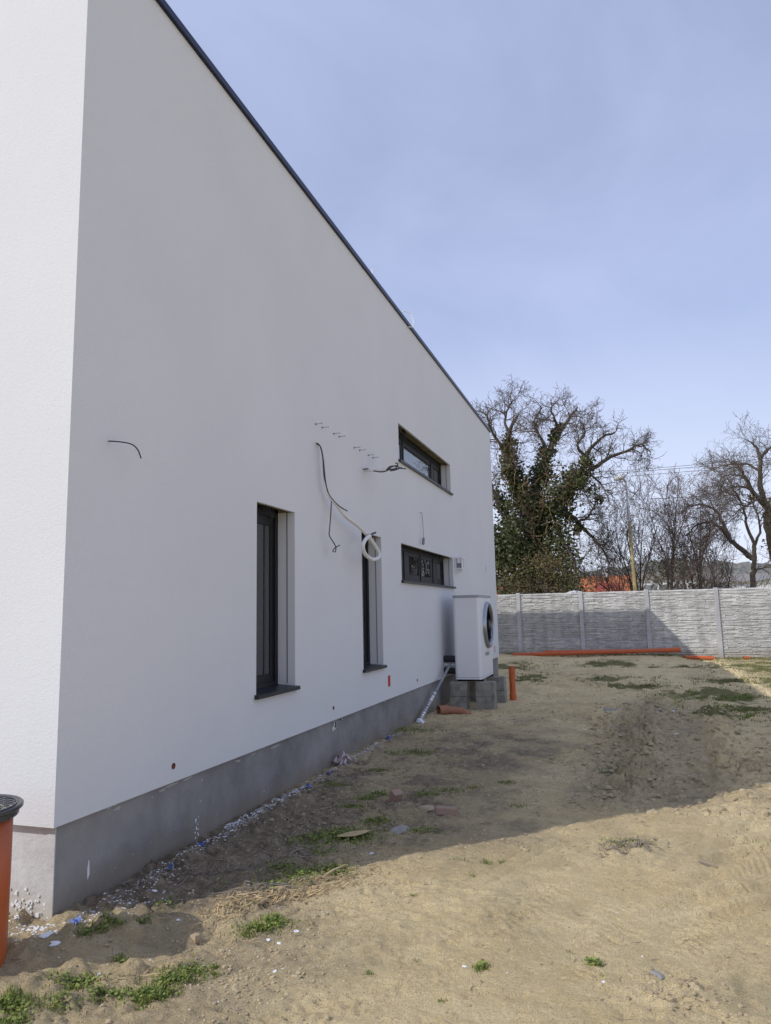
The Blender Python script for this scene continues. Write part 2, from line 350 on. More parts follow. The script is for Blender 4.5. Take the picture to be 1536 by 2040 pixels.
# ============================================================ HOUSE
M = {}
M['plaster'] = mat('white_plaster', (0.708, 0.712, 0.715), 0.92, col2=(0.680, 0.684, 0.687), vscale=0.7, bump=0.0028, bscale=85, spec=0.2)
M['plinth'] = mat('grey_plinth_coat', (0.305, 0.297, 0.282), 0.88, col2=(0.190, 0.186, 0.180), vscale=1.9, bump=0.004, bscale=16, spec=0.2)
def add_splash(m, col, z0, z1, amt, top=None):
    # dirt thrown up from the soil: a ragged band that belongs to the wall itself
    t = m.node_tree; n = t.nodes; l = t.links; p = n['Principled BSDF']; src = p.inputs['Base Color'].links[0].from_socket
    g = n.new('ShaderNodeNewGeometry'); sp_ = n.new('ShaderNodeSeparateXYZ'); l.new(g.outputs['Position'], sp_.inputs[0])
    z = n.new('ShaderNodeTexNoise'); z.inputs['Scale'].default_value = 5.0; z.inputs['Detail'].default_value = 8; z.inputs['Roughness'].default_value = 0.7; l.new(g.outputs['Position'], z.inputs[0])
    a_ = n.new('ShaderNodeMath'); a_.operation = 'MULTIPLY_ADD'; l.new(z.outputs[0], a_.inputs[0]); a_.inputs[1].default_value = -(z1-z0)*1.6; l.new(sp_.outputs[2], a_.inputs[2])
    mr = n.new('ShaderNodeMapRange'); mr.inputs[1].default_value = z0-(z1-z0)*0.8; mr.inputs[2].default_value = z1-(z1-z0)*0.8; mr.inputs[3].default_value = amt; mr.inputs[4].default_value = 0.0; l.new(a_.outputs[0], mr.inputs[0])
    x = n.new('ShaderNodeMix'); x.data_type = 'RGBA'; l.new(mr.outputs[0], x.inputs[0]); l.new(src, x.inputs[6]); x.inputs[7].default_value = (*col, 1); l.new(x.outputs[2], p.inputs['Base Color'])
add_splash(M['plinth'], (0.22, 0.18, 0.13), 0.02, 0.22, 0.75)
M['plinth_end'] = mat('pale_cement_coat', (0.62, 0.615, 0.61), 0.9, col2=(0.47, 0.46, 0.445), vscale=3.5, bump=0.006, bscale=22, spec=0.2)
add_splash(M['plinth_end'], (0.42, 0.36, 0.26), 0.0, 0.16, 0.7)
M['flash'] = mat('navy_roof_metal', (0.008, 0.014, 0.045), 0.38, 0.3)
M['anth'] = mat('anthracite_frame', (0.013, 0.014, 0.017), 0.5, 0.0, var=0.2, vscale=8, spec=0.35)
M['sill'] = mat('anthracite_sheet', (0.014, 0.017, 0.023), 0.42, 0.0)
M['foam'] = mat('brown_insulation', (0.30, 0.25, 0.15), 0.95, var=0.5, vscale=9, bump=0.01, bscale=20)
M['dark'] = mat('dark_slot', (0.02, 0.02, 0.02), 0.9)
M['room'] = mat('room_wall', (0.30, 0.31, 0.31), 0.9)
M['curtain'] = mat('white_curtain', (0.72, 0.74, 0.74), 0.9)
M['white'] = mat('white_plastic', (0.78, 0.78, 0.77), 0.4)
M['black'] = mat('black_cable', (0.018, 0.018, 0.022), 0.5)
M['greyp'] = mat('grey_plastic', (0.20, 0.21, 0.23), 0.5)
M['rust'] = mat('red_brown_hole', (0.20, 0.05, 0.02), 0.8, var=0.5, vscale=60)
M['red'] = mat('red_box', (0.48, 0.035, 0.02), 0.6)
M['steel'] = mat('zinc_steel', (0.45, 0.45, 0.46), 0.4, 0.8)
M['orange'] = mat('orange_pvc', (0.56, 0.115, 0.030), 0.42, col2=(0.47, 0.10, 0.03), vscale=5)
M['conc'] = mat('grey_block', (0.32, 0.305, 0.265), 0.95, col2=(0.19, 0.18, 0.155), vscale=9, bump=0.006, bscale=60)
def glass_mat():
    m = bpy.data.materials.new('window_glass'); m.use_nodes = True; t = m.node_tree; n = t.nodes; l = t.links
    n.remove(n['Principled BSDF']); out = n['Material Output']
    g = n.new('ShaderNodeBsdfGlossy'); g.inputs['Roughness'].default_value = 0.012; g.inputs['Color'].default_value = (0.92, 0.95, 0.96, 1)
    tr = n.new('ShaderNodeBsdfTransparent'); tr.inputs[0].default_value = (0.62, 0.67, 0.66, 1)
    f = n.new('ShaderNodeFresnel'); f.inputs['IOR'].default_value = 2.9
    x = n.new('ShaderNodeMixShader'); l.new(f.outputs[0], x.inputs[0]); l.new(tr.outputs[0], x.inputs[1]); l.new(g.outputs[0], x.inputs[2])
    l.new(x.outputs[0], out.inputs[0]); return m
M['glass'] = glass_mat()

house = thing('house', 'long flat-roofed white plastered house with dark roof edge and grey plinth, filling the left side', 'house', (XF, Y0, 0))
OPEN = [(5.57, 6.335, 0.93, 2.59), (8.22, 8.97, 0.93, 2.59), (9.87, 13.17, 2.05, 2.59), (9.87, 13.20, 3.81, 4.37)]
DEP = 0.18
w = MB()
yc = sorted({Y0, Y1, *[a for o_ in OPEN for a in o_[:2]]}); zc = sorted({ZB, ZE-0.09, *[a for o_ in OPEN for a in o_[2:]]})
for i in range(len(yc)-1):
    for j in range(len(zc)-1):
        ym = (yc[i]+yc[i+1])/2; zm = (zc[j]+zc[j+1])/2
        if any(a < ym < b and c < zm < d for a, b, c, d in OPEN): continue
        w.quad((XF, yc[i], zc[j]), (XF, yc[i+1], zc[j]), (XF, yc[i+1], zc[j+1]), (XF, yc[i], zc[j+1]))
for a, b, c, d in OPEN:     # reveals
    x0, x1 = XF-DEP-0.08, XF
    w.quad((x0, a, c), (x1, a, c), (x1, a, d), (x0, a, d)); w.quad((x1, b, c), (x0, b, c), (x0, b, d), (x1, b, d))
    w.quad((x0, a, c), (x0, b, c), (x1, b, c), (x1, a, c)); w.quad((x1, a, d), (x1, b, d), (XF-0.035, b, d), (XF-0.035, a, d))
zt = ZE-0.09
w.quad((XB, Y0, ZB), (XF, Y0, ZB), (XF, Y0, zt), (XB, Y0, zt))
w.quad((XF, Y1, ZB), (XB, Y1, ZB), (XB, Y1, zt), (XF, Y1, zt))
w.quad((XB, Y1, ZB), (XB, Y0, ZB), (XB, Y0, zt), (XB, Y1, zt))
PI_ = 0.047
w.quad((XB, Y0, ZB), (XB, Y0+PI_, ZB), (XF-0.03, Y0+PI_, ZB), (XF, Y0, ZB)); w.quad((XF, Y0, ZB), (XF-0.03, Y0+PI_, ZB), (XF-0.03, Y1-0.03, ZB), (XF, Y1, ZB))
wall = obj('wall', w, M['plaster'], house)
pl = MB(); xp = XF-0.028
pl.quad((xp, Y0+PI_, -0.5), (xp, Y1-0.03, -0.5), (xp, Y1-0.03, ZB), (xp, Y0+PI_, ZB)); pl.quad((xp, Y1-0.03, -0.5), (XB, Y1-0.03, -0.5), (XB, Y1-0.03, ZB), (xp, Y1-0.03, ZB))
obj('plinth', pl, M['plinth'], house)
pe = MB(); pe.quad((XB, Y0+PI_-0.002, -0.5), (xp+0.001, Y0+PI_-0.002, -0.5), (xp+0.001, Y0+PI_-0.002, ZB), (XB, Y0+PI_-0.002, ZB))
pe.box(xp-0.05, xp+0.004, Y0+PI_-0.008, Y0+PI_-0.001, -0.4, ZB-0.001)
obj('plinth', pe, M['plinth_end'], house, label='pale cement coated end of the plinth')
rf = MB(); rf.box(XB-0.03, XF+0.032, Y0-0.032, Y1+0.03, ZE-0.105, ZE-0.048); rf.box(XB+.2, XF-.2, Y0+.2, Y1-.2, ZE-0.10, ZE-0.035)
obj('roof', rf, M['flash'], house)
wg = MB(); wg.box(XB+1, -3.50, Y1-0.5, 20.26, -0.3, 6.50); obj('added_shadow_wing', wg, M['plaster'], house)  # unseen wing, added to cast the flat-topped shadow on the fence

def curtain(mb, y0, y1, z0, z1, x, n=24, amp=0.012):
    prev = None
    for i in range(n+1):
        y = y0+(y1-y0)*i/n; xx = x+amp*math.sin(i*1.9)+amp*0.5*math.sin(i*0.7)
        if prev: mb.quad((prev[1], prev[0], z0), (xx, y, z0), (xx, y, z1), (prev[1], prev[0], z1))
        prev = (y, xx)
def window(op, panes, zp0, zp1, cur=(), lab=None, cables=()):
    a, b, c, d = op
    fx = XF-DEP
    f = MB()
    ysx = sorted({a-0.04, b+0.04, *[v for p_ in panes for v in p_]}); zsx = [c-0.03, zp0, zp1, d+0.10]
    for i in range(len(ysx)-1):
        for j in range(3):
            ym = (ysx[i]+ysx[i+1])/2; zm = (zsx[j]+zsx[j+1])/2
            if j == 1 and any(p0 < ym < p1 for p0, p1 in panes): continue
            f.box(fx-0.07, fx-0.018, ysx[i], ysx[i+1], zsx[j], zsx[j+1])
    # outer frame step and sash profiles
    f.box(fx-0.02, fx, a-0.02, a+0.055, c, d); f.box(fx-0.02, fx, b-0.055, b+0.02, c, d)
    f.box(fx-0.021, fx-0.001, a+0.055, b-0.055, c, c+0.05); f.box(fx-0.021, fx-0.001, a+0.055, b-0.055, d-0.05, d+0.1)
    for i in range(len(panes)-1):
        ym = (panes[i][1]+panes[i+1][0])/2; f.box(fx-0.022, fx-0.004, ym-0.018, ym+0.018, c+0.05, d-0.05)
    fr = obj('window', f, M['anth'], house, bevel=0.003)
    if lab: fr['label'] = lab
    for p0, p1 in panes:
        g = MB(); g.box(fx-0.034, fx-0.028, p0-0.01, p1+0.01, zp0-0.01, zp1+0.01); obj('pane', g, M['glass'], fr)
        gk = MB()
        for (u0, u1, v0, v1) in ((p0, p0+0.008, zp0, zp1), (p1-0.008, p1, zp0, zp1), (p0, p1, zp0, zp0+0.008), (p0, p1, zp1-0.008, zp1)):
            gk.box(fx-0.0275, fx-0.022, u0, u1, v0, v1)
        obj('gasket', gk, M['dark'], fr)
    s = MB(); y0_, y1_ = a-0.035, b+0.035
    s.v += [(XF-DEP, a, c+0.02), (XF-DEP, b, c+0.02), (XF+0.04, b+0.03, c+0.004), (XF+0.04, a-0.03, c+0.004), (XF+0.04, b+0.03, c-0.028), (XF+0.04, a-0.03, c-0.028), (XF+0.0, b+0.03, c-0.028), (XF, a-0.03, c-0.028), (XF, b+0.03, c+0.007), (XF, a-0.03, c+0.007), (XF, b, c+0.0072), (XF, a, c+0.0072)]
    s.f += [(0, 1, 10, 11), (11, 10, 8, 2, 3, 9), (3, 2, 4, 5), (5, 4, 6, 7), (2, 8, 6, 4), (3, 5, 7, 9), (7, 6, 8, 9)]
    obj('sill', s, M['sill'], fr)
    so_ = MB(); xi = XF-0.035
    so_.quad((xi, a, d), (xi, b, d), (xi, b, d+0.10), (xi, a, d+0.10)); so_.quad((xi, a, d+0.10), (xi, b, d+0.10), (fx, b, d+0.10), (fx, a, d+0.10))
    so_.quad((xi, a, d), (xi, a, d+.1), (fx, a, d+.1), (fx, a, d)); so_.quad((xi, b, d), (fx, b, d), (fx, b, d+.1), (xi, b, d+.1))
    so_.box(fx+0.0, fx+0.10, a, b, d+0.035, d+0.098)
    obj('blind_box', so_, M['foam'], fr)
    for yy, sg in ((b, -1), (a, 1)):
        gr = MB(); gr.box(XF-0.088, XF-0.076, min(yy, yy+sg*0.0035), max(yy, yy+sg*0.0035), c+0.03, d+0.0)
        obj('guide_rail', gr, M['greyp'], fr)
    rm = MB(); xr0 = fx-0.075; xr1 = xr0-1.4
    rm.quad((xr1, a-.3, c-.3), (xr1, b+.3, c-.3), (xr1, b+.3, d+.2), (xr1, a-.3, d+.2)); rm.quad((xr0, a-.3, c-.3), (xr0, b+.3, c-.3), (xr1, b+.3, c-.3), (xr1, a-.3, c-.3))
    rm.quad((xr0, a-.3, d+.2), (xr1, a-.3, d+.2), (xr1, b+.3, d+.2), (xr0, b+.3, d+.2)); rm.quad((xr0, b+.3, c-.3), (xr0, b+.3, d+.2), (xr1, b+.3, d+.2), (xr1, b+.3, c-.3))
    rm.quad((xr0, a-.3, c-.3), (xr1, a-.3, c-.3), (xr1, a-.3, d+.2), (xr0, a-.3, d+.2))
    obj('room', rm, M['room'], fr)
    for (c0, c1) in cur:
        cm = MB(); curtain(cm, c0, c1, zp0-0.1, zp1+0.1, fx-0.16); obj('curtain', cm, M['curtain'], fr)
    for yy in cables:
        cb = MB()
        for q_ in range(4):
            y_ = yy+q_*0.045+random.uniform(-.01, .01); dz = random.uniform(0.06, 0.13)
            cb.tube([(XF-0.09, y_, d+0.09), (XF-0.08, y_+0.01, d-dz*0.6), (XF-0.075, y_+0.03, d-dz), (XF-0.08, y_+0.055, d-dz*0.5), (XF-0.10, y_+0.06, d+0.05)], 0.005, 5)
        obj('cable', cb, M['black'], fr)
    return fr
window(OPEN[0], [(5.67, 6.22)], 1.05, 2.46, cur=[(5.60, 5.99)], lab='tall narrow window nearest the front corner', cables=(5.85,))
window(OPEN[1], [(8.32, 8.86)], 1.05, 2.46, lab='tall narrow window behind the white cable loop', cables=(8.30,))
window(OPEN[2], [(9.97, 10.36), (10.93, 11.50), (11.68, 12.25), (12.58, 13.05)], 2.19, 2.485, cur=[(12.62, 13.1)], lab='low wide window below the thin hanging wire', cables=(12.5,))
window(OPEN[3], [(9.97, 10.62), (10.80, 12.40), (12.55, 13.08)], 3.92, 4.24, cur=[(12.5, 13.15)], lab='upper wide window under the roof edge', cables=(10.0, 10.35))

# openings and marks in the plaster
for (y_, z_, r_) in ((4.40, 0.592, 0.021), (7.27, 0.615, 0.020), (10.53, 0.60, 0.022)):
    h_ = MB(); h_.lathe((XF, y_, z_), [(r_, 0.001), (r_*0.96, 0.004), (r_*0.8, 0.001), (r_*0.75, 0.0005), (0.0005, 0.0005)], 20, 'x')
    obj('wall_hole', h_, M['rust'], house)
for (y0_, y1_, z0_, z1_, mt) in ((9.14, 9.235, 0.645, 0.785, 'red'), (17.27, 17.34, 0.62, 0.77, 'red'), (16.52, 16.55, 2.50, 2.62, 'greyp')):
    h_ = MB(); h_.box(XF-0.01, XF+0.0025, y0_, y1_, z0_, z1_); obj('wall_box', h_, M[mt], house)
U0 = random.uniform
sm = MB()
def splat(mb, c, ax, ay, rad, n=11, th=0.003, nrm=None):
    c = Vector(c); ax = Vector(ax); ay = Vector(ay); nn = ax.cross(ay).normalized()*th
    top = []; n0 = len(mb.v)
    for i in range(n):
        an = 2*math.pi*i/n; r = rad*random.uniform(0.55, 1.15)
        mb.v.append(tuple(c+ax*math.cos(an)*r+ay*math.sin(an)*r)); 
    for i in range(n):
        v = Vector(mb.v[n0+i]); mb.v.append(tuple(c+(v-c)*0.9+nn))
    for i in range(n): mb.f.append((n0+i, n0+(i+1) % n, n0+n+(i+1) % n, n0+n+i))
    mb.f.append(tuple(n0+n+i for i in range(n)))
splat(sm, (xp, 3.625, 0.17), (0, 0.18, 0), (0, 0, 1), 0.055)
for k in range(12): splat(sm, (xp, 4.74+random.uniform(-.02, .03), 0.03+0.012*k), (0, 1, 0), (0, 0, 1.3), random.uniform(0.004, 0.012), 7)
for k in range(9): splat(sm, (xp, 7.35+random.uniform(-.04, .04), 0.42+random.uniform(-.03, .03)), (0, 1, 0), (0, 0, 1), random.uniform(0.01, 0.03), 9)
for k in range(40): splat(sm, (xp, random.uniform(3.6, 12), random.uniform(0.05, 0.46)), (0, 0.6, 0), (0, 0, 1), random.uniform(0.002, 0.006), 6)
obj('plaster_smear', sm, M['white'], house, kind='stuff')
sm = MB()
for k in range(26): splat(sm, (xp, U0(3.5, 12.5), U0(0.445, 0.482)), (0, U0(2, 6), 0), (0, 0, .7), U0(0.006, 0.018), 10, 0.0015)
obj('coat_smear', sm, mat('light_cement_smear', (0.42, 0.41, 0.39), 0.9), house, kind='stuff')
sm = MB()      # crusty white drops along the foot of the end wall
for k in range(60): splat(sm, (random.uniform(-3.6, -3.05), Y0+PI_-0.003, abs(random.gauss(0, 0.06))), (1, 0, 0), (0, 0, 1), random.uniform(0.004, 0.014), 7, 0.006)
obj('plaster_smear', sm, M['white'], house, kind='stuff')

# lightning rod and wire on the roof
a = MB(); a.tube([(-3.4, 9.99, ZE+0.04), (-3.4, 9.99, 6.90)], 0.010, 6); a.box(-3.47, -3.33, 9.92, 10.06, ZE+0.045, ZE+0.09)
tag(obj('lightning_rod', a, M['white']), 'short thin white rod standing up above the dark roof edge', 'lightning rod')
a = MB(); a.tube([(-3.5, 10.6, ZE+0.05), (-3.25, 10.6, ZE+0.13), (-3.08, 10.62, ZE+0.21), (-2.98, 10.65, ZE+0.16), (-2.945, 10.66, ZE+0.02), (-2.95, 10.6, ZE-0.09), (-2.99, 10.5, ZE-0.12)], 0.008, 6)
tag(obj('conductor_wire', a, M['white']), 'small pale wire curling over the dark roof edge', 'wire')

# ============================================================ CABLES AND FIXINGS ON THE FACADE
def fac(px, py, out=0.0):
    p = on_x(px, py, XF+out); return Vector((float(p[0]), float(p[1]), float(p[2])))
def smoothpts(pts, n=6):
    pts = [Vector(p) for p in pts]; out = []
    P_ = [pts[0]]+pts+[pts[-1]]
    for i in range(1, len(P_)-2):
        a_, b_, c_, d_ = P_[i-1:i+3]
        for k in range(n):
            t = k/n
            out.append(0.5*((2*b_)+(-a_+c_)*t+(2*a_-5*b_+4*c_-d_)*t*t+(-a_+3*b_-3*c_+d_)*t**3))
    out.append(pts[-1]); return out
c1 = MB(); c1.tube(smoothpts([fac(214, 879, -0.02), fac(222, 879, 0.03), fac(245, 881, 0.09), fac(264, 886, 0.12), (fac(275, 897, 0.12)), fac(281, 913, 0.11)]), 0.0042, 6)
tag(obj('cable', c1, M['black'], smooth=True), 'short black cable stub drooping from the bare wall nearest the front corner', 'cable')
c2 = thing('cable_bundle', 'long black cables hanging from the wall with a white hose looped over the tall window', 'cable', fac(627, 883, 0))
m_ = MB(); m_.tube(smoothpts([fac(627, 883, -0.02), fac(636, 886, 0.05), fac(643, 910, 0.07), fac(646, 950, 0.07), fac(655, 985, 0.07), fac(660, 1000, 0.07), fac(657, 1050, 0.08), fac(656, 1066, 0.08), fac(664, 1080, 0.09), fac(669, 1090, 0.10), fac(668, 1099, 0.10), fac(663, 1098, 0.10), fac(667, 1092, 0.11), fac(677, 1086, 0.12)]), 0.0058, 6)
obj('black_cable', m_, M['black'], c2, smooth=True)
m_ = MB(); m_.tube(smoothpts([fac(627, 884, -0.02), fac(638, 889, 0.04), fac(644, 915, 0.055), fac(648, 955, 0.06), (fac(654, 982, 0.08)), fac(665, 998, 0.10), fac(678, 1010, 0.13), fac(692, 1018, 0.16)]), 0.0065, 6)
obj('black_cable', m_, M['black'], c2, smooth=True)
m_ = MB(); m_.tube(smoothpts([fac(630, 885, 0.0), fac(640, 893, 0.03), fac(643, 930, 0.045), fac(646, 965, 0.06), fac(656, 990, 0.08), fac(674, 1012, 0.11), fac(690, 1030, 0.13), fac(716, 1050, 0.15), fac(735, 1070, 0.17), fac(750, 1092, 0.18), fac(756, 1106, 0.19), fac(751, 1113, 0.20), fac(740, 1114, 0.21), fac(727, 1103, 0.215), fac(723, 1087, 0.22), fac(729, 1074, 0.22), fac(739, 1068, 0.215), fac(748, 1063, 0.20)], 8), [0.012]*25+[0.017]*200, 8) if False else None
pts_ = smoothpts([fac(630, 885, 0.0), fac(640, 893, 0.03), fac(643, 930, 0.045), fac(646, 965, 0.06), fac(656, 990, 0.08), fac(674, 1012, 0.11), fac(690, 1030, 0.13), fac(716, 1050, 0.15), fac(735, 1070, 0.17), fac(750, 1092, 0.18), fac(756, 1106, 0.19), fac(751, 1113, 0.20), fac(740, 1114, 0.21), fac(727, 1103, 0.215), fac(723, 1087, 0.22), fac(729, 1074, 0.22), fac(737, 1068, 0.215)], 8)
m_ = MB(); m_.tube(pts_, [0.007+0.016*min(1, max(0, (i-32)/20)) for i in range(len(pts_))], 8)
M['hose'] = mat('cream_hose', (0.72, 0.71, 0.68), 0.5)
obj('white_hose', m_, M['hose'], c2, smooth=True)
m_ = MB(); m_.tube(smoothpts([fac(736, 1067, 0.215), fac(741, 1064, 0.22), fac(748, 1061, 0.22)]), 0.012, 6)
obj('hose_end', m_, M['black'], c2, smooth=True)
c3 = thing('conduit_bundle', 'two thin white conduits ending in a tangle of black wires beside the upper window', 'cable', fac(723, 936, 0))
m_ = MB(); m_.tube([fac(723, 935, -0.02), fac(792, 932, 0.34)], 0.010, 6); m_.tube([fac(724, 938, -0.02), fac(752, 938, 0.20), fac(793, 934.5, 0.36)], 0.010, 6)
obj('conduit', m_, M['white'], c3, smooth=True)
for k, cc in enumerate(([(723, 935, 0), (730, 934, .05), (733, 934, .06)], [(744, 938, .2), (760, 940, .25), (772, 937, .3), (780, 930, .33), (792, 927, .35)], [(770, 937, .3), (776, 930, .33), (785, 928, .35), (796, 931, .4)], [(772, 935, .3), (783, 935, .34), (795, 933, .38), (808, 934, .42)], [(788, 933, .35), (792, 928, .36), (792, 923, .37), (788, 923, .37)], [(778, 938, .33), (788, 936, .35), (800, 931, .4)])):
    m_ = MB(); m_.tube(smoothpts([fac(*p_) for p_ in cc]), 0.008, 5); obj('wire', m_, M['black'], c3, smooth=True)
m_ = MB(); m_.tube(smoothpts([fac(836, 1021, -.01), fac(840, 1022, .03), fac(841.5, 1032, .03), fac(843, 1055, .04), fac(844, 1072, .05)]), 0.0045, 5)
tw = thing('wall_wire', 'thin grey wire with a small plug hanging above the low wide window', 'wire', fac(838, 1021, 0))
obj('wire', m_, M['greyp'], tw, smooth=True)
m_ = MB(); m_.tube([fac(844, 1071, .05), fac(843.7, 1073, .05), fac(843.3, 1083, .05), fac(843, 1085, .05)], [0.012, 0.022, 0.022, 0.012], 8); obj('plug', m_, M['greyp'], tw)
NL = ['first', 'second', 'third', 'fourth', 'fifth', 'sixth', 'seventh', 'last']
for k, (px_, py_) in enumerate(((628, 845), (641, 852), (664, 864), (675, 870), (705, 892), (716, 897), (733, 907), (742, 912))):
    b_ = fac(px_, py_, 0); t_ = thing('wall_screw', f'{NL[k]} thin screw from the left in the row of eight on the wall', 'screw', b_, 'screws sticking out of the wall')
    m_ = MB(); e_ = b_+Vector((0.075, 0.01, 0.004)); m_.tube([b_-Vector((0.02, 0, 0)), e_], 0.0045, 6); m_.tube([e_, e_+Vector((0.004, 0, 0))], 0.010, 6); obj('screw', m_, M['steel'], t_)
    m_ = MB(); m_.tube([b_, b_+Vector((0.012, 0, 0))], 0.010, 8); obj('wall_plug', m_, M['greyp'], t_)
lamp = thing('wall_lamp', 'small white outdoor wall lamp right of the low wide window', 'lamp', (XF, 13.42, 2.5))
m_ = MB(); m_.box(XF, XF+0.035, 13.33, 13.50, 2.34, 2.60); m_.box(XF, XF+0.15, 13.30, 13.53, 2.585, 2.62); m_.box(XF+0.035, XF+0.14, 13.31, 13.52, 2.385, 2.41)
m_.box(XF+0.130, XF+0.145, 13.30, 13.325, 2.41, 2.585); m_.box(XF+0.130, XF+0.145, 13.505, 13.53, 2.41, 2.585); m_.box(XF+0.036, XF+0.12, 13.36, 13.47, 2.33, 2.384)
obj('housing', m_, M['white'], lamp, bevel=0.004)
m_ = MB(); m_.box(XF+0.036, XF+0.128, 13.315, 13.515, 2.412, 2.583); obj('lamp_glass', m_, M['greyp'], lamp)
m_ = MB(); m_.box(XF+0.129, XF+0.136, 13.36, 13.47, 2.411, 2.584); m_.box(XF+0.05, XF+0.12, 13.3115, 13.314, 2.50, 2.584); obj('louver', m_, M['white'], lamp)

# ============================================================ HEAT PUMP ON ITS BLOCKS
hx0, hx1, hy0, hy1, hz0, hz1 = -2.78, -2.33, 12.05, 13.20, 0.475, 1.87
hp = thing('heat_pump', 'white outdoor heat pump unit with a round fan ring standing on grey blocks', 'heat pump', ((hx0+hx1)/2, (hy0+hy1)/2, hz0))
def rrect(x0, x1, y0, y1, r, n=6):
    out = []
    for cx_, cy_, a0 in ((x1-r, y1-r, 0), (x0+r, y1-r, 90), (x0+r, y0+r, 180), (x1-r, y0+r, 270)):
        for k in range(n+1):
            an = R(a0+90*k/n); out.append((cx_+r*math.cos(an), cy_+r*math.sin(an)))
    return out
def extrude(mb, loop, zs_, ins=None):
    n = len(loop); n0 = len(mb.v)
    for k, z_ in enumerate(zs_):
        for p_ in loop:
            f_ = 1.0 if not ins else ins[k]
            cx_ = (hx0+hx1)/2; cy_ = (hy0+hy1)/2
            mb.v.append((cx_+(p_[0]-cx_)*f_, cy_+(p_[1]-cy_)*f_, z_))
    for k in range(len(zs_)-1):
        for i in range(n):
            a_ = n0+k*n+i; b_ = n0+k*n+(i+1) % n; mb.f.append((a_, b_, b_+n, a_+n))
    mb.f.append(tuple(n0+i for i in range(n))[::-1]); mb.f.append(tuple(n0+(len(zs_)-1)*n+i for i in range(n)))
M['casing'] = mat('white_enamel', (0.76, 0.76, 0.76), 0.38, bump=0.0006, bscale=25)
M['lid'] = mat('grey_top_cover', (0.33, 0.33, 0.37), 0.5)
M['ring'] = mat('silver_ring', (0.34, 0.36, 0.40), 0.28, 0.85)
M['fan'] = mat('black_fan', (0.006, 0.006, 0.007), 0.7, spec=0.1)
m_ = MB(); extrude(m_, rrect(hx0, hx1, hy0, hy1, 0.055), [hz0, hz0+0.028]); extrude(m_, rrect(hx0, hx1, hy0, hy1, 0.055), [hz0+0.032, hz1-0.032])
cas = obj('casing', m_, M['casing'], hp, smooth=False)
m_ = MB(); extrude(m_, rrect(hx0+.004, hx1-.004, hy0+.004, hy1-.004, 0.055), [hz0+0.027, hz0+0.033]); obj('seam', m_, M['fan'], cas)
m_ = MB(); extrude(m_, rrect(hx0-0.006, hx1+0.006, hy0-0.006, hy1+0.006, 0.058), [hz1-0.045, hz1-0.006, hz1], [1, 1, 0.99]); obj('top_cover', m_, M['lid'], hp)
fc = (hx1, 12.74, 1.355)
m_ = MB(); m_.lathe(fc, [(0.405, 0.001), (0.402, 0.030), (0.385, 0.052), (0.362, 0.058), (0.342, 0.045), (0.332, 0.020), (0.328, 0.004)], 64, 'x'); obj('fan_ring', m_, M['ring'], hp, smooth=True)
m_ = MB(); m_.lathe(fc, [(0.330, 0.006), (0.20, 0.0065), (0.0005, 0.007)], 48, 'x'); obj('fan_shroud', m_, M['fan'], hp)
m_ = MB()
for k in range(7):
    a0 = 2*math.pi*k/7
    pr = []
    for t in range(6):
        rr = 0.09+0.2*t/5; an = a0+0.55*t/5
        for dx, da in ((0.010, 0.0), (0.035, 0.38)):
            pr.append((fc[0]+dx, fc[1]+rr*math.cos(an+da), fc[2]+rr*math.sin(an+da)))
    n0 = len(m_.v); m_.v += pr
    for t in range(5): m_.f.append((n0+2*t, n0+2*t+1, n0+2*t+3, n0+2*t+2))
fan = obj('fan', m_, M['fan'], hp)
m_ = MB(); m_.lathe(fc, [(0.095, 0.010), (0.09, 0.045), (0.05, 0.055), (0.0005, 0.057)], 32, 'x'); obj('hub', m_, mat('dark_hub', (0.05, 0.05, 0.055), 0.5), fan, smooth=True)
m_ = MB()
for rr in (0.12, 0.17, 0.22, 0.27):
    m_.lathe((fc[0]+0.05, fc[1], fc[2]), [(rr, 0), (rr+0.002, 0.002), (rr, 0.004), (rr-0.002, 0.002), (rr, 0)], 40, 'x')
for k in range(8):
    an = math.pi*k/4+0.2; m_.tube([(fc[0]+0.052, fc[1]+0.06*math.cos(an), fc[2]+0.06*math.sin(an)), (fc[0]+0.045, fc[1]+0.31*math.cos(an), fc[2]+0.31*math.sin(an))], 0.002, 4)
obj('fan_grille', m_, M['fan'], hp)
fo = bpy.data.curves.new('lettering', 'FONT'); fo.body = 'BOSCH'; fo.size = 0.085; fo.extrude = 0.001; fo.align_x = 'LEFT'
fo_o = bpy.data.objects.new('lettering', fo); scene.collection.objects.link(fo_o)
dg = bpy.context.evaluated_depsgraph_get(); tme = bpy.data.meshes.new_from_object(fo_o.evaluated_get(dg)); bpy.data.objects.remove(fo_o)
lo = bpy.data.objects.new('lettering', tme); scene.collection.objects.link(lo); tme.materials.clear(); tme.materials.append(M['greyp'])
tme.transform(Matrix(((0, 0, 1, hx1+0.002), (1, 0, 0, 12.56), (0, 1, 0, 0.835), (0, 0, 0, 1))))
lo.parent = hp; lo.matrix_parent_inverse = hp.matrix_basis.inverted()
m_ = MB(); m_.lathe((hx1, 12.50, 0.865), [(0.036, 0.0005), (0.036, 0.002), (0.030, 0.002), (0.030, 0.0005)], 24, 'x'); m_.box(hx1, hx1+0.002, 12.485, 12.49, 0.842, 0.888); m_.box(hx1, hx1+0.002, 12.51, 12.515, 0.842, 0.888); m_.box(hx1, hx1+0.0018, 12.49, 12.51, 0.862, 0.868)
obj('emblem', m_, M['greyp'], hp)
for yy in (12.13, 13.02): m_ = MB(); m_.box(hx0+0.03, hx1+0.02, yy-0.035, yy+0.035, hz0-0.028, hz0-0.002); obj('foot_rail', m_, M['fan'], hp)
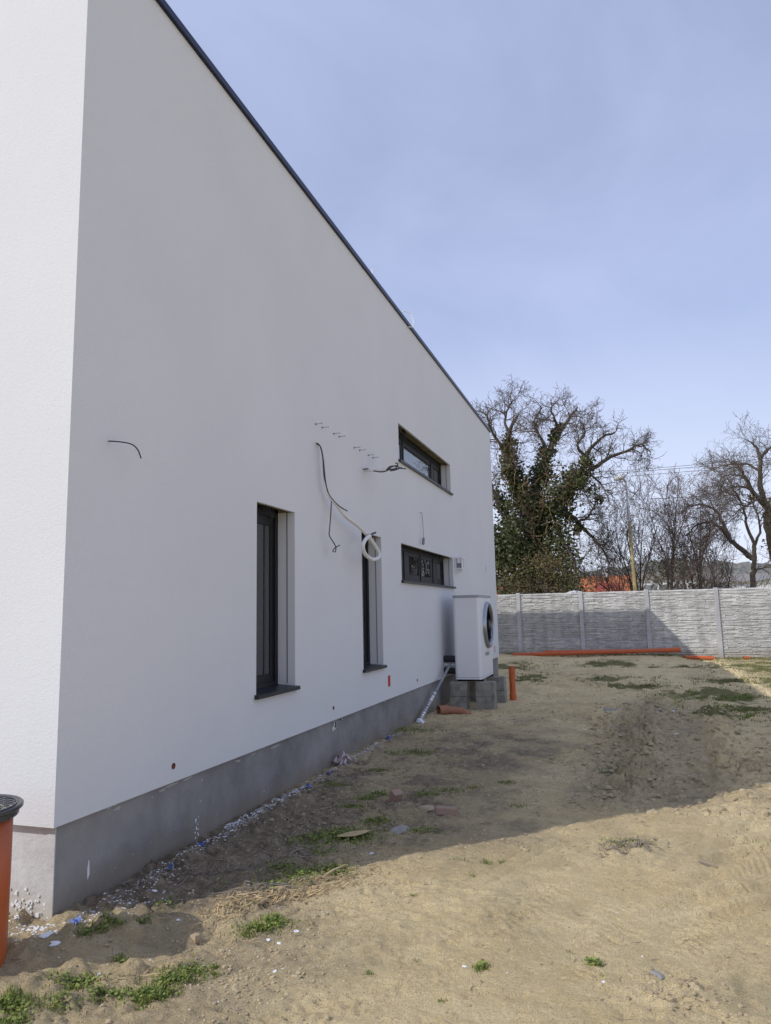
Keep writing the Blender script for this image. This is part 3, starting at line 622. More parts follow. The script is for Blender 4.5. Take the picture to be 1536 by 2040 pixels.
m_ = MB(); m_.tube([(hx0+0.01, 12.22, 0.80), (hx0-0.10, 12.22, 0.80), (XF-0.05, 12.25, 0.80)], [0.058, 0.058, 0.058], 12); obj('pipe_sleeve', m_, M['black'], hp, smooth=False)
m_ = MB(); m_.tube([(hx0+0.01, 12.22, 0.60), (hx0-0.10, 12.22, 0.60), (XF-0.05, 12.25, 0.60)], 0.050, 12); obj('pipe_sleeve', m_, M['black'], hp)
m_ = MB(); m_.tube([(hx0+0.01, 12.25, 0.70), (XF-0.03, 12.28, 0.70)], 0.035, 12); obj('pipe', m_, M['white'], hp)
# conduit slanting down beside it
cp = [Vector((-2.88, 12.15, 0.72)), Vector((-2.90, 11.75, 0.545)), Vector((-2.93, 11.2, 0.32)), Vector((-2.95, 10.75, 0.14)), Vector((-2.96, 10.42, 0.02))]
m_ = MB(); pts_ = smoothpts(cp, 24); m_.tube(pts_, [0.020+(0.0025 if i % 2 else 0) for i in range(len(pts_))], 10)
M['conduit'] = mat('grey_blue_conduit', (0.27, 0.30, 0.33), 0.5, var=0.3, vscale=20)
cd_ = thing('drain_conduit', 'grey blue conduit taped in white slanting from the heat pump down to the ground', 'conduit', cp[-1])
obj('conduit', m_, M['conduit'], cd_, smooth=True)
for k in range(14):
    t = 0.50+0.48*k/13+random.uniform(-.01, .01); i_ = int(t*(len(pts_)-1)); p_ = pts_[i_]; q_ = pts_[min(i_+1, len(pts_)-1)]
    dd = (q_-p_).normalized()*random.uniform(0.008, 0.03)
    m_ = MB(); m_.tube([p_-dd, p_+dd], 0.0245, 8); obj('tape', m_, M['white'], cd_)
# concrete block piles
blk = None; specs = []
for (bx0, bx1, by0, by1, nm) in ((-2.86, -2.575, 11.97, 12.21, 'near pile against the plinth'), (-2.42, -2.115, 11.95, 12.19, 'near pile away from the wall'), (-2.42, -2.10, 12.90, 13.14, 'far pile away from the wall'), (-2.86, -2.575, 12.90, 13.14, 'far pile against the plinth')):
    for lv in range(2):
        m_ = MB(); j = random.uniform(-0.006, 0.006); zb_ = (-0.03 if lv == 0 else 0.208); zt_ = (0.204 if lv == 0 else 0.442)
        m_.box(bx0+j, bx1+j, by0, by1, zb_, zt_)
        o = obj('concrete_block', m_, M['conc'], bevel=0.006)
        tag(o, f"{'lower' if lv == 0 else 'upper'} grey block of the {nm}, under the heat pump", 'concrete block', 'grey blocks under the heat pump')

# ============================================================ ORANGE PIPES
ch = thing('inspection_chamber', 'wide orange plastic chamber pipe with a black ribbed lid beside the house corner', 'chamber', (-3.075, 2.795, 0))
cc_ = (-3.075, 2.795)
m_ = MB(); m_.lathe((cc_[0], cc_[1], 0), [(0.215, -0.3), (0.215, 0.0), (0.216, 0.30), (0.215, 0.66), (0.205, 0.66), (0.205, 0.3)], 64)
obj('riser_pipe', m_, mat('dusty_orange_pvc', (0.50, 0.105, 0.022), 0.5, col2=(0.40, 0.10, 0.03), vscale=4, bump=0.001, bscale=30), ch, smooth=True)
lid = MB(); lid.lathe((cc_[0], cc_[1], 0), [(0.213, 0.662), (0.236, 0.664), (0.240, 0.670), (0.242, 0.690), (0.248, 0.697), (0.257, 0.700), (0.258, 0.714), (0.252, 0.719), (0.246, 0.717), (0.240, 0.713), (0.0005, 0.713)], 64)
M['blackp'] = mat('black_plastic_lid', (0.060, 0.060, 0.066), 0.30, bump=0.002, bscale=60)
lo_ = obj('lid', lid, M['blackp'], ch, smooth=False)
m_ = MB()
for i in range(-6, 7):
    for j in range(-6, 7):
        xx, yy = i*0.034, j*0.034
        if xx*xx+yy*yy > 0.218**2 or (abs(j) <= 1 and abs(i) <= 4): continue
        an = 0.6+(math.pi/2 if (i+j) % 2 else 0)
        m_.obox((cc_[0]+xx, cc_[1]+yy, 0.7142), 0.030, 0.009, 0.0045, Matrix.Rotation(an, 3, 'Z'))
m_.lathe((cc_[0], cc_[1], 0), [(0.229, 0.712), (0.229, 0.719), (0.224, 0.719), (0.224, 0.712)], 64)
for xx, yy, sx, sy in ((0.0, 0.045, 0.25, 0.006), (0.0, -0.045, 0.25, 0.006), (0.125, 0, 0.006, 0.09), (-0.125, 0, 0.006, 0.09)): m_.obox((cc_[0]+xx, cc_[1]+yy, 0.7155), sx, sy, 0.006, Matrix.Identity(3))
obj('lid_ribs', m_, M['blackp'], lo_)
m_ = MB()
for k in range(16): splat(m_, (cc_[0]+random.uniform(-.1, .2), cc_[1]+random.uniform(-.16, .1), 0.7135), (1, 0, 0), (0, 1, 0), random.uniform(0.006, 0.02), 8, 0.001)
obj('dried_mud', m_, mat('dried_mud', (0.42, 0.38, 0.27), 0.9), lo_, kind='stuff')

sp = thing('standpipe', 'upright orange drain pipe standing in the ground beyond the heat pump', 'pipe', (-2.04, 13.45, 0))
m_ = MB(); m_.lathe((-2.04, 13.45, 0), [(0.055, -0.1), (0.055, 0.46), (0.062, 0.475), (0.062, 0.495), (0.057, 0.50), (0.057, 0.56), (0.060, 0.565), (0.060, 0.585), (0.0525, 0.586), (0.0525, 0.45)], 24); obj('pipe', m_, M['orange'], sp, smooth=False)
m_ = MB(); m_.lathe((-2.04, 13.45, 0), [(0.062, -0.02), (0.063, 0.10), (0.056, 0.11)], 24); obj('collar', m_, M['orange'], sp)
def lying(name, label, p0, p1, r, sock=True):
    p0 = Vector(p0); p1 = Vector(p1); lift = max(gz(p0.x+(p1.x-p0.x)*k/20, p0.y+(p1.y-p0.y)*k/20)+r*.25-(p0.z+(p1.z-p0.z)*k/20) for k in range(21)); p0.z += max(0, lift); p1.z += max(0, lift)
    t_ = thing(name, label, 'pipe', p0, None)
    d_ = (p1-p0).normalized(); m_ = MB(); m_.tube([p0, p1], r, 20, cap=False); m_.tube([p1, p0], r*0.93, 20, cap=False); obj('pipe', m_, M['orange'], t_, smooth=True)
    if sock:
        m_ = MB(); m_.tube([p1-d_*0.16, p1-d_*0.14, p1-d_*0.02, p1], [r*1.02, r*1.17, r*1.17, r*1.12], 20, cap=False); obj('socket', m_, M['orange'], t_, smooth=True)
    return t_
lying('drain_pipe', 'long orange drain pipe lying on the bank in front of the fence', (-3.52, 23.55, 0.10), (1.50, 23.75, 0.235), 0.062)
lying('drain_pipe', 'second orange drain pipe lying behind the long one at the fence foot', (-2.60, 23.95, 0.245), (1.30, 24.0, 0.285), 0.055)
lying('drain_pipe', 'short orange drain pipe on the ground at the right end of the long ones', (1.62, 23.9, 0.085), (2.42, 23.95, 0.055), 0.055, False)
lying('drain_pipe', 'tiny orange pipe end lying in the grass right of the fence posts', (3.25, 24.1, 0.05), (3.42, 24.12, 0.05), 0.045, False)
e0 = on_ground(866, 1422); e1 = on_ground(903, 1420)
pe_ = thing('pipe_elbow', 'short orange pipe elbow lying in the soil below the heat pump', 'pipe', e0)
m_ = MB(); b0 = Vector((-2.88, 11.25, 0.075)); m_.tube([b0, b0+Vector((0.03, 0.03, 0)), b0+Vector((0.13, 0.10, -0.005)), b0+Vector((0.14, 0.105, -0.005))], [0.070, 0.073, 0.073, 0.060], 20, cap=False); M['dusty'] = mat('muddy_orange_pvc', (0.42, 0.155, 0.085), 0.75, col2=(0.27, 0.15, 0.09), vscale=12)
obj('socket', m_, M['dusty'], pe_)
m_ = MB(); m_.tube(smoothpts([b0+Vector((0.12, 0.10, -0.005)), b0+Vector((0.24, 0.18, -0.02)), b0+Vector((0.36, 0.20, -0.05)), b0+Vector((0.45, 0.18, -0.10))]), 0.058, 20); obj('bend', m_, M['dusty'], pe_, smooth=True)

# ============================================================ CONCRETE PANEL FENCE
fence = thing('concrete_fence', 'grey concrete panel fence with stone-pattern slabs closing the yard', 'fence', (0, FY, 0))
M['fence'] = mat('cast_concrete', (0.60, 0.59, 0.56), 0.95, col2=(0.46, 0.45, 0.425), vscale=3.5, bump=0.004, bscale=50, spec=0.15)
M['post'] = mat('smooth_concrete', (0.56, 0.56, 0.56), 0.95, col2=(0.46, 0.46, 0.46), vscale=5, bump=0.003, bscale=40, spec=0.15)
add_splash(M['fence'], (0.30, 0.25, 0.17), 0.05, 0.40, 0.55)
add_splash(M['post'], (0.30, 0.25, 0.17), 0.05, 0.35, 0.5)
def vary(m, lo, hi):
    t = m.node_tree; n = t.nodes; l = t.links; p = n['Principled BSDF']; src = p.inputs['Base Color'].links[0].from_socket
    oi = n.new('ShaderNodeObjectInfo'); mr = n.new('ShaderNodeMapRange'); mr.inputs[3].default_value = lo; mr.inputs[4].default_value = hi; l.new(oi.outputs['Random'], mr.inputs[0])
    g = n.new('ShaderNodeNewGeometry'); st = n.new('ShaderNodeTexNoise'); st.inputs['Scale'].default_value = 1.0; st.inputs['Detail'].default_value = 6
    mpp = n.new('ShaderNodeMapping'); mpp.inputs['Scale'].default_value = (5, 5, 0.9); l.new(g.outputs['Position'], mpp.inputs[0]); l.new(mpp.outputs[0], st.inputs[0])
    ms = n.new('ShaderNodeMapRange'); ms.inputs[1].default_value = .35; ms.inputs[2].default_value = .65; ms.inputs[3].default_value = .84; ms.inputs[4].default_value = 1.05; l.new(st.outputs[0], ms.inputs[0])
    mm = n.new('ShaderNodeMath'); mm.operation = 'MULTIPLY'; l.new(mr.outputs[0], mm.inputs[0]); l.new(ms.outputs[0], mm.inputs[1])
    v = n.new('ShaderNodeVectorMath'); v.operation = 'SCALE'; l.new(src, v.inputs[0]); l.new(mm.outputs[0], v.inputs['Scale']); l.new(v.outputs[0], p.inputs['Base Color'])
vary(M['fence'], 0.90, 1.06); vary(M['post'], 0.92, 1.10)
PH = 0.485; PW = SP-0.09
def slab_mesh(seed):
    rs = random.Random(seed); nxs, nzs = 150, 44
    H = np.zeros((nzs+1, nxs+1)); zz = np.linspace(0, PH, nzs+1); xx = np.linspace(0, PW, nxs+1)
    Xp, Zp = np.meshgrid(xx, zz)
    Zw = Zp + 0.018*fbm(Xp/0.28, Zp/0.3, seed+1, 3, 0.55)
    bounds = [0.0]; 
    while bounds[-1] < PH+0.1: bounds.append(bounds[-1]+rs.uniform(0.028, 0.062))
    for k in range(-1, len(bounds)-1):
        b0_ = bounds[k] if k >= 0 else -0.1; b1_ = bounds[k+1]
        inb = (Zw >= b0_) & (Zw < b1_)
        xcut = [-rs.uniform(0, .3)]
        while xcut[-1] < PW: xcut.append(xcut[-1]+rs.uniform(0.12, 0.46))
        for j in range(len(xcut)-1):
            skew = rs.uniform(-0.5, 0.5); Xs = Xp + skew*(Zw-b0_)
            mm = inb & (Xs >= xcut[j]) & (Xs < xcut[j+1])
            e = np.minimum(np.minimum(Zw-b0_, b1_-Zw), np.minimum(Xs-xcut[j], xcut[j+1]-Xs))
            hh = rs.uniform(0.012, 0.034); tilt = rs.uniform(-0.35, 0.25)
            H = np.where(mm, np.clip(e/0.009, 0, 1)*(hh+tilt*(Zw-b0_)), H)
    edge = np.minimum(np.minimum(Zp, PH-Zp)/0.012, 1)
    H = H*np.clip(edge, 0, 1) + 0.003*fbm(Xp/0.04, Zp/0.03, seed+5, 3)
    m = MB(); n0 = 0
    for j in range(nzs+1):
        for i in range(nxs+1): m.v.append((xx[i], -0.012-float(H[j, i]), zz[j]))
    for j in range(nzs):
        for i in range(nxs):
            a_ = j*(nxs+1)+i; m.f.append((a_, a_+1, a_+nxs+2, a_+nxs+1))
    m.box(0, PW, -0.011, 0.03, 0.001, PH-0.001)
    return m
slabs = [obj('panel', slab_mesh(11), M['fence'], fence), obj('panel', slab_mesh(29), M['fence'], fence)]
first = True
ZTOP = 2.13
NB0, NB1 = -1, 9
used = [False, False]
for b_ in range(NB0, NB1):
    for rw in range(5):
        src = slabs[0] if rw % 2 == 0 else slabs[1]; si = rw % 2
        z_ = ZTOP-(rw+1)*PH+0.0
        o = src if not used[si] else src.copy()
        if used[si]: scene.collection.objects.link(o); o.parent = fence
        used[si] = True
        o.matrix_parent_inverse = Matrix.Identity(4)
        xo = FX0+b_*SP+0.045
        if rw % 2 == 0 or rw == 3: o.location = (xo, 0, z_)
        else: o.location = (xo, 0, z_)
m_ = MB(); zt_ = ZTOP+0.035
m_.v += [(-0.065, -0.075, -0.4), (0.065, -0.075, -0.4), (0.065, 0.06, -0.4), (-0.065, 0.06, -0.4), (-0.06, -0.070, zt_-.02), (0.06, -0.070, zt_-.02), (0.065, 0.06, zt_-.02), (-0.065, 0.06, zt_-.02), (-0.045, -0.05, zt_), (0.045, -0.05, zt_), (0.045, 0.045, zt_), (-0.045, 0.045, zt_)]
m_.f += [(0, 1, 5, 4), (1, 2, 6, 5), (2, 3, 7, 6), (3, 0, 4, 7), (4, 5, 9, 8), (5, 6, 10, 9), (6, 7, 11, 10), (7, 4, 8, 11), (8, 9, 10, 11)]
p0 = obj('post', m_, M['post'], fence, bevel=0.006); p0.matrix_parent_inverse = Matrix.Identity(4)
for b_ in range(NB0, NB1+1):
    o = p0 if b_ == NB0 else p0.copy()
    if b_ != NB0: scene.collection.objects.link(o); o.parent = fence
    o.location = (FX0+b_*SP, 0, 0)

# ============================================================ BARE TREES
def oy(px, py, y): p = on_y(px, py, y); return Vector((float(p[0]), float(p[1]), float(p[2])))
M['bark'] = mat('grey_brown_bark', (0.115, 0.092, 0.070), 0.95, col2=(0.060, 0.048, 0.038), vscale=8, bump=0.01, bscale=20)
M['bark_pale'] = mat('pale_bark', (0.12, 0.095, 0.068), 0.95, col2=(0.055, 0.045, 0.033), vscale=6, bump=0.01, bscale=20)
M['twig'] = mat('dark_twig', (0.110, 0.088, 0.072), 0.95)
M['twig_red'] = mat('reddish_twig', (0.165, 0.125, 0.108), 0.95)
M['ivy'] = mat('ivy_leaf', (0.085, 0.095, 0.022), 0.55, col2=(0.020, 0.032, 0.008), vscale=1.6, detail=8)
M['scrub'] = mat('dry_scrub_leaf', (0.17, 0.115, 0.050), 0.85, col2=(0.065, 0.075, 0.022), vscale=1.3, detail=8)
def perp(d):
    a = d.cross(Vector((0, 0, 1)));
    if a.length < 0.05: a = d.cross(Vector((1, 0, 0)))
    a.normalize(); return a, d.cross(a).normalized()
def branch(mb, p, d, ln, r, lv, P, segs=None):
    """one wandering branch; recurses into side shoots"""
    n = segs or P['segs'][lv]; pts = [p.copy()]; rad = [r]; dd = d.normalized(); st = ln/n
    for i in range(n):
        w = P['wig'][lv]
        dd = (dd + Vector((random.gauss(0, w), random.gauss(0, w), random.gauss(0, w)+P['up'][lv]))).normalized()
        pts.append(pts[-1]+dd*st*random.uniform(0.8, 1.2)); rad.append(max(r*(1-(i+1)/n)**0.8, P['rmin']*0.8))
    mb.tube(pts, rad, 4 if lv < 2 else 3, cap=False)
    if lv+1 < P['levels']: sprout(mb, pts, rad, lv+1, P, ln)
def sprout(mb, pts, rad, lv, P, ln, t0=0.15, mult=1.0):
    n = len(pts)-1; cnt = max(1, int(P['num'][lv]*mult*random.uniform(0.75, 1.25)))
    for k in range(cnt):
        t = (t0+(1-t0)*(k+random.random())/cnt)*n; i = min(int(t), n-1); f = t-i
        p = pts[i].lerp(pts[i+1], f); d = (pts[i+1]-pts[i]).normalized(); a, b = perp(d)
        ph = random.uniform(0, 2*math.pi); side = a*math.cos(ph)+b*math.sin(ph)
        an = R(random.uniform(*P['ang'])); nd = d*math.cos(an)+side*math.sin(an)
        l_ = P['len'][lv]*random.uniform(0.55, 1.2)*(1.15-0.5*t/n)
        rr = max(min(rad[i]*0.6, P['r'][lv]*random.uniform(0.7, 1.2)), P['rmin'])
        branch(mb, p, nd, l_, rr, lv, P)
def leaves(mb, c, rad, n, size, squash=(1, 1, 1)):
    for _ in range(n):
        v = Vector((random.gauss(0, 1)*squash[0], random.gauss(0, 1)*squash[1], random.gauss(0, 1)*squash[2]))*rad*0.5
        p = c+v; a = Vector((random.gauss(0, 1), random.gauss(0, 1), random.gauss(0, 0.7))).normalized(); b, c_ = perp(a)
        s_ = size*random.uniform(0.6, 1.3)
        mb.quad(p-b*s_*0.5, p+c_*s_*0.45, p+b*s_*0.5+a*s_*0.15, p-c_*s_*0.45)

WAL = dict(levels=4, segs=[6, 6, 5, 4], wig=[0.2, 0.26, 0.36, 0.45], up=[0.05, 0.04, 0.05, 0.06], num=[0, 10, 7, 5.0], len=[0, 1.25, 0.68, 0.38],
           r=[0.1, 0.030, 0.0155, 0.0095], rmin=0.0072, ang=(28, 75))
def limb_tree(name, label, cat, limbs, y, P, barkm, twigm, group=None, ivy=None, ivy_mat='ivy', mult=1.0, lv0=1, leaf=0.13):
    base = oy(limbs[0][0][0][0], limbs[0][0][0][1], y); base.z = 0
    t = thing(name, label, cat, base, group)
    tr = MB(); cr_ = MB(); iv = MB()
    for li, (lp, r0, r1, m1) in enumerate(limbs):
        pts = [oy(a_[0], a_[1], y+(a_[2] if len(a_) > 2 else 0)) for a_ in lp]
        if li == 0: pts = [Vector((pts[0].x, pts[0].y, -0.2))]+pts
        pts = smoothpts(pts, 4); pts = [p_+Vector((random.gauss(0, .02), random.gauss(0, .02), random.gauss(0, .02))) for p_ in pts]
        n = len(pts); rad = [r0+(r1-r0)*(i/(n-1))**0.8 for i in range(n)]
        rad = [q_*0.85 for q_ in rad]; tr.tube(pts, rad, 8, cap=False)
        if m1: sprout(cr_, pts, rad, lv0, P, 0, t0=0.25 if li else 0.6, mult=m1*mult)
    obj('trunk', tr, barkm, t, smooth=True)
    obj('crown', cr_, twigm, t)
    if ivy:
        for (px_, py_, dy_, rad_, n_) in ivy: leaves(iv, oy(px_, py_, y+dy_), rad_, n_, leaf)
        obj('ivy' if ivy_mat == 'ivy' else 'leaves', iv, M[ivy_mat], t)
    return t
YA = 29.5
def squeeze(l, y0, k): return [([(p_[0], (y0+(p_[1]-y0)*k if p_[1] < y0 else p_[1]), *(p_[2:] if len(p_) > 2 else ())) for p_ in a_], *b_) for a_, *b_ in l]
limbsA = [
 ([(1066, 1180), (1066, 1120), (1062, 1060), (1060, 1010)], 0.55, 0.34, 0.0),
 ([(1062, 1050), (1040, 1000), (1018, 950, -.5), (1008, 900, -.8), (1014, 850, -1.0), (1030, 812, -1.2)], 0.26, 0.06, 1.5),
 ([(1010, 905, -.8), (990, 868, -1.0), (975, 835, -1.4), (972, 805, -1.6)], 0.10, 0.03, 1.0),
 ([(1014, 850, -1), (1005, 825, -.6), (1012, 798, -.4), (1022, 780, -.2)], 0.08, 0.03, 0.9),
 ([(1060, 1010), (1070, 960, .4), (1085, 920, .7), (1100, 880, .8), (1115, 850, 1), (1135, 818, 1.2), (1150, 795, 1.5)], 0.28, 0.04, 1.7),
 ([(1092, 900, .7), (1078, 865, 1.1), (1066, 830, 1.4), (1078, 795, 1.6)], 0.10, 0.03, 1.2),
 ([(1115, 850, 1), (1105, 820, .3), (1098, 798, 0), (1110, 780, -.3)], 0.08, 0.025, 0.9),
 ([(1075, 1040), (1105, 1005, -.5), (1135, 965, -.9), (1158, 940, -1.1), (1165, 905, -1.2), (1190, 870, -1.4), (1225, 850, -1.6)], 0.24, 0.04, 1.5),
 ([(1150, 948, -1), (1185, 928, -.7), (1215, 905, -.5), (1245, 893, -.2), (1275, 880, 0), (1296, 895, .1)], 0.13, 0.022, 1.3),
 ([(1165, 905, -1.2), (1150, 880, -1.8), (1165, 850, -2.2), (1155, 822, -2.4)], 0.08, 0.025, 0.8),
 ([(1090, 1010), (1125, 1020, .5), (1150, 1040, .8), (1175, 1065, 1), (1200, 1095, 1.3), (1215, 1125, 1.5)], 0.17, 0.03, 0.9),
 ([(1150, 1040, .8), (1170, 1030, 1.3), (1185, 1005, 1.7), (1190, 985, 1.9)], 0.08, 0.025, 0.8),
 ([(1170, 935, -.9), (1190, 955, -1.1), (1205, 975, -1.2), (1212, 1000, -1.2)], 0.06, 0.02, 0.8),
 ([(1055, 1100), (1030, 1070, -.8), (1005, 1040, -1.4), (990, 1000, -1.7), (978, 960, -2)], 0.16, 0.03, 0.7),
 ([(1085, 1060), (1120, 1080, -1), (1140, 1110, -1.4), (1150, 1150, -1.6)], 0.1, 0.03, 0.6)]
ivA = []
def ivline(a, b, r0, r1, n, per, dy=0):
    for i in range(n):
        f = i/max(1, n-1); ivA.append((a[0]+(b[0]-a[0])*f+random.gauss(0, 6), a[1]+(b[1]-a[1])*f+random.gauss(0, 6), dy+random.gauss(0, 0.3), (r0+(r1-r0)*f)*random.uniform(.75, 1.2), int(per*random.uniform(.8, 1.15))))
ivline((1066, 1180), (1060, 1010), 1.0, 0.75, 16, 330); ivline((1045, 1020), (1010, 900), 0.62, 0.34, 12, 210, -.6); ivline((1010, 900), (1014, 860), .3, .16, 4, 60, -1)
ivline((1062, 1010), (1088, 915), 0.6, 0.38, 10, 210, .5); ivline((1088, 915), (1118, 848), .32, .13, 8, 70, .9)
ivline((1080, 1030), (1150, 945), 0.62, 0.45, 11, 210, -.6); ivline((1150, 945), (1167, 905), .36, .16, 5, 90, -1.1); ivline((1150, 950), (1180, 985), .38, .2, 6, 80, -1)
ivline((1115, 1015), (1160, 1055), .32, .16, 6, 70, .6); ivline((1010, 1040), (992, 985), .45, .3, 6, 140, -1.5); ivline((995, 1090), (1000, 1170), .8, .9, 8, 260, -1.2)
ivline((1115, 1060), (1130, 1170), .62, .7, 8, 200, -1.0); ivline((1010, 1100), (1100, 1110), .8, .8, 7, 240, -1.0); ivline((1040, 1060), (1100, 1050), .7, .6, 6, 210, -.5)
ivline((995, 1060), (1005, 1130), .5, .7, 5, 150, -1.4); ivline((1020, 1060), (1030, 1120), .6, .7, 5, 200, -1.6)
G_ = random.gauss
M['bark_vine'] = mat('brown_vine', (0.20, 0.135, 0.07), 0.95)
ivt = limb_tree('ivy_clad_tree', 'tall bare tree wrapped in dark green ivy right beside the far house corner', 'tree', squeeze(limbsA, 960, 0.90), YA, WAL, M['bark_pale'], M['twig'], ivy=ivA, mult=1.1, leaf=0.12)
vn_ = MB()
for k in range(150):
    c_ = random.choice(ivA[:90]); p_ = oy(c_[0]+G_(0, 14), c_[1]+G_(0, 14), YA-0.9+random.uniform(-.5, .3)); branch(vn_, p_, Vector((G_(0, .7), G_(0, .3), G_(0, .8))), random.uniform(.7, 1.8), 0.018, 2, WAL, 6)
vo = obj('vine_stems', vn_, M['bark_vine'], ivt)
# brown scrub at its foot
sc_ = MB(); tg = MB()
for k in range(46):
    px_ = random.uniform(1005, 1140); py_ = random.uniform(1110, 1180) if px_ < 1120 else random.uniform(1135, 1180)
    leaves(sc_, oy(px_, py_, 27.2+random.uniform(-.6, .6)), 0.5, 95, 0.075)
SCR = dict(levels=3, segs=[6, 5, 4], wig=[0.1, 0.18, 0.25], up=[0.02, 0.0, 0.0], num=[0, 9, 5], len=[0, 0.7, 0.3], r=[0.02, 0.012, 0.009], rmin=0.007, ang=(20, 60))
for k in range(26):
    b_ = oy(random.uniform(1000, 1145), 1180, 27.2+random.uniform(-.6, .6)); b_.z = 0.0
    branch(tg, b_, Vector((random.uniform(-.35, .35), random.uniform(-.2, .2), 1)), random.uniform(2.2, 3.6), 0.025, 0, SCR, 7)
sh = thing('scrub_bush', 'dense brown and green scrub bush under the ivy tree, just behind the fence', 'bush', (-1.2, 27.2, 0))
obj('stems', tg, M['bark_pale'], sh); obj('leaves', sc_, M['scrub'], sh)

# bushy small trees in the middle
SHR = dict(levels=4, segs=[7, 6, 5, 4], wig=[0.07, 0.12, 0.17, 0.22], up=[0.03, 0.05, 0.05, 0.03], num=[0, 12, 7, 5.0], len=[0, 1.9, 0.95, 0.48],
           r=[0.05, 0.022, 0.012, 0.0085], rmin=0.0065, ang=(16, 48))
def multistem(label, cx_, base_y, tops, y, r0, mult, twm, group='bare thin-stemmed trees behind the fence'):
    base = oy(cx_, base_y, y); base.z = 0
    t = thing('bare_tree', label, 'tree', base, group); tr = MB(); cr_ = MB()
    for (tx, ty, dy_) in tops:
        tp = oy(tx, ty, y+dy_); st = base+Vector((random.uniform(-.25, .25), random.uniform(-.2, .2), 0))
        mid = st.lerp(tp, 0.5)+Vector(((st.x-tp.x)*0.16+random.gauss(0, .1), random.gauss(0, .15), 0.25))
        pts = smoothpts([st-Vector((0, 0, .2)), st.lerp(mid, .5)+Vector((random.gauss(0, .06), 0, 0)), mid, mid.lerp(tp, .5)+Vector((random.gauss(0, .1), random.gauss(0, .1), 0)), tp], 4)
        n = len(pts); rad = [r0*(1-0.86*i/(n-1)) for i in range(n)]
        tr.tube(pts, rad, 6, cap=False); sprout(cr_, pts, rad, 1, SHR, 0, t0=0.22, mult=mult)
    obj('trunk', tr, M['bark'], t, smooth=True); obj('crown', cr_, twm, t)
multistem('bare thin tree whose branches cross behind the lamp post', 1272, 1172, [(1225, 1030, .5), (1250, 1010, -.6), (1288, 1000, .8), (1215, 1080, -.7), (1310, 1040, 0)], 31.5, 0.05, 0.95, M['twig'])
multistem('tallest of the bare thin trees in the middle, right of the lamp post', 1325, 1172, [(1318, 985, 0), (1350, 978, .8), (1292, 1010, -.8), (1372, 1005, .2)], 31.0, 0.055, 1.05, M['twig_red'])
multistem('bare reddish thin tree between the tallest thin tree and the leaning tree', 1385, 1170, [(1360, 992, .3), (1395, 1000, -.6), (1425, 1010, .7), (1340, 1040, -.4)], 32.0, 0.05, 1.0, M['twig_red'])
multistem('low bare bush standing left of the lamp post above the orange roof', 1235, 1175, [(1190, 1085, .3), (1215, 1065, -.4), (1168, 1120, .2), (1240, 1075, .4)], 30.5, 0.035, 0.8, M['twig'])
multistem('low tangled bare bush in front of the white buildings', 1440, 1168, [(1405, 1070, .3), (1440, 1055, -.4), (1465, 1075, .3), (1385, 1105, .2)], 33.5, 0.035, 0.9, M['twig'])
# leaning tree and the big one at the right edge
LEA = dict(SHR); LEA.update(wig=[0.08, 0.14, 0.2, 0.26], up=[0.0, 0.02, 0.01, 0.0], num=[0, 10, 6.5, 4.4], len=[0, 1.45, 0.85, 0.48], ang=(20, 60))
limbL = [([(1500, 1168), (1502, 1130), (1503, 1090)], 0.16, 0.10, 0.3),
 ([(1502, 1115), (1478, 1095, .2), (1455, 1075, .4), (1440, 1040, .6), (1425, 1018, .8), (1400, 1005, 1), (1370, 1010, 1.2)], 0.15, 0.03, 1.6),
 ([(1458, 1080, .4), (1435, 1052, -.2), (1410, 1040, -.5), (1385, 1048, -.8), (1368, 1068, -1)], 0.09, 0.025, 1.2),
 ([(1503, 1090), (1490, 1050, -.3), (1480, 1010, -.6), (1462, 975, -.8), (1448, 950, -1)], 0.09, 0.02, 1.2),
 ([(1503, 1090), (1515, 1050, .5), (1505, 1015, .8), (1490, 985, 1)], 0.08, 0.02, 1.1),
 ([(1503, 1140), (1520, 1130, -.3), (1545, 1120, -.6)], 0.06, 0.02, 0.7)]
limb_tree('leaning_tree', 'bare forked tree with a long limb leaning and arching to the left over the fence', 'tree', limbL, 32.5, LEA, M['bark'], M['twig'])
limbR = [([(1560, 1170), (1548, 1110), (1538, 1060), (1530, 1020)], 0.42, 0.30, 0.2),
 ([(1530, 1020), (1518, 980), (1514, 940), (1516, 905), (1510, 880), (1496, 860)], 0.20, 0.04, 1.5),
 ([(1528, 1010), (1505, 985, -.5), (1490, 955, -.8), (1478, 930, -1), (1462, 905, -1.2)], 0.16, 0.04, 1.3),
 ([(1500, 975, -.6), (1480, 965, -1), (1455, 968, -1.3), (1430, 985, -1.6)], 0.07, 0.02, 1.0),
 ([(1490, 950, -.8), (1468, 938, -.2), (1445, 940, .2), (1428, 960, .4)], 0.07, 0.02, 1.0),
 ([(1514, 930), (1495, 915, .8), (1470, 912, 1.2), (1445, 915, 1.5), (1425, 922, 1.7)], 0.08, 0.02, 1.1),
 ([(1514, 900), (1530, 880, .4), (1545, 860, .6)], 0.10, 0.03, 0.9),
 ([(1535, 1030), (1550, 990, .8), (1560, 940, 1), (1570, 890, 1.2)], 0.20, 0.04, 1.2),
 ([(1520, 985), (1500, 1000, -1.2), (1478, 1012, -1.6), (1460, 1030, -1.9)], 0.06, 0.02, 0.9)]
ivA = []; ivline((1550, 1110), (1530, 1010), .30, .24, 8, 30, -.3); ivline((1530, 1010), (1505, 990), .2, .16, 3, 40, -.5)
limb_tree('big_bare_tree', 'large bare tree with a thick mossy trunk at the right edge of the view', 'tree', squeeze(limbR, 1000, 0.86), 35.0, LEA, M['bark_pale'], M['twig'], ivy=ivA, ivy_mat='scrub', mult=1.0, leaf=0.10)

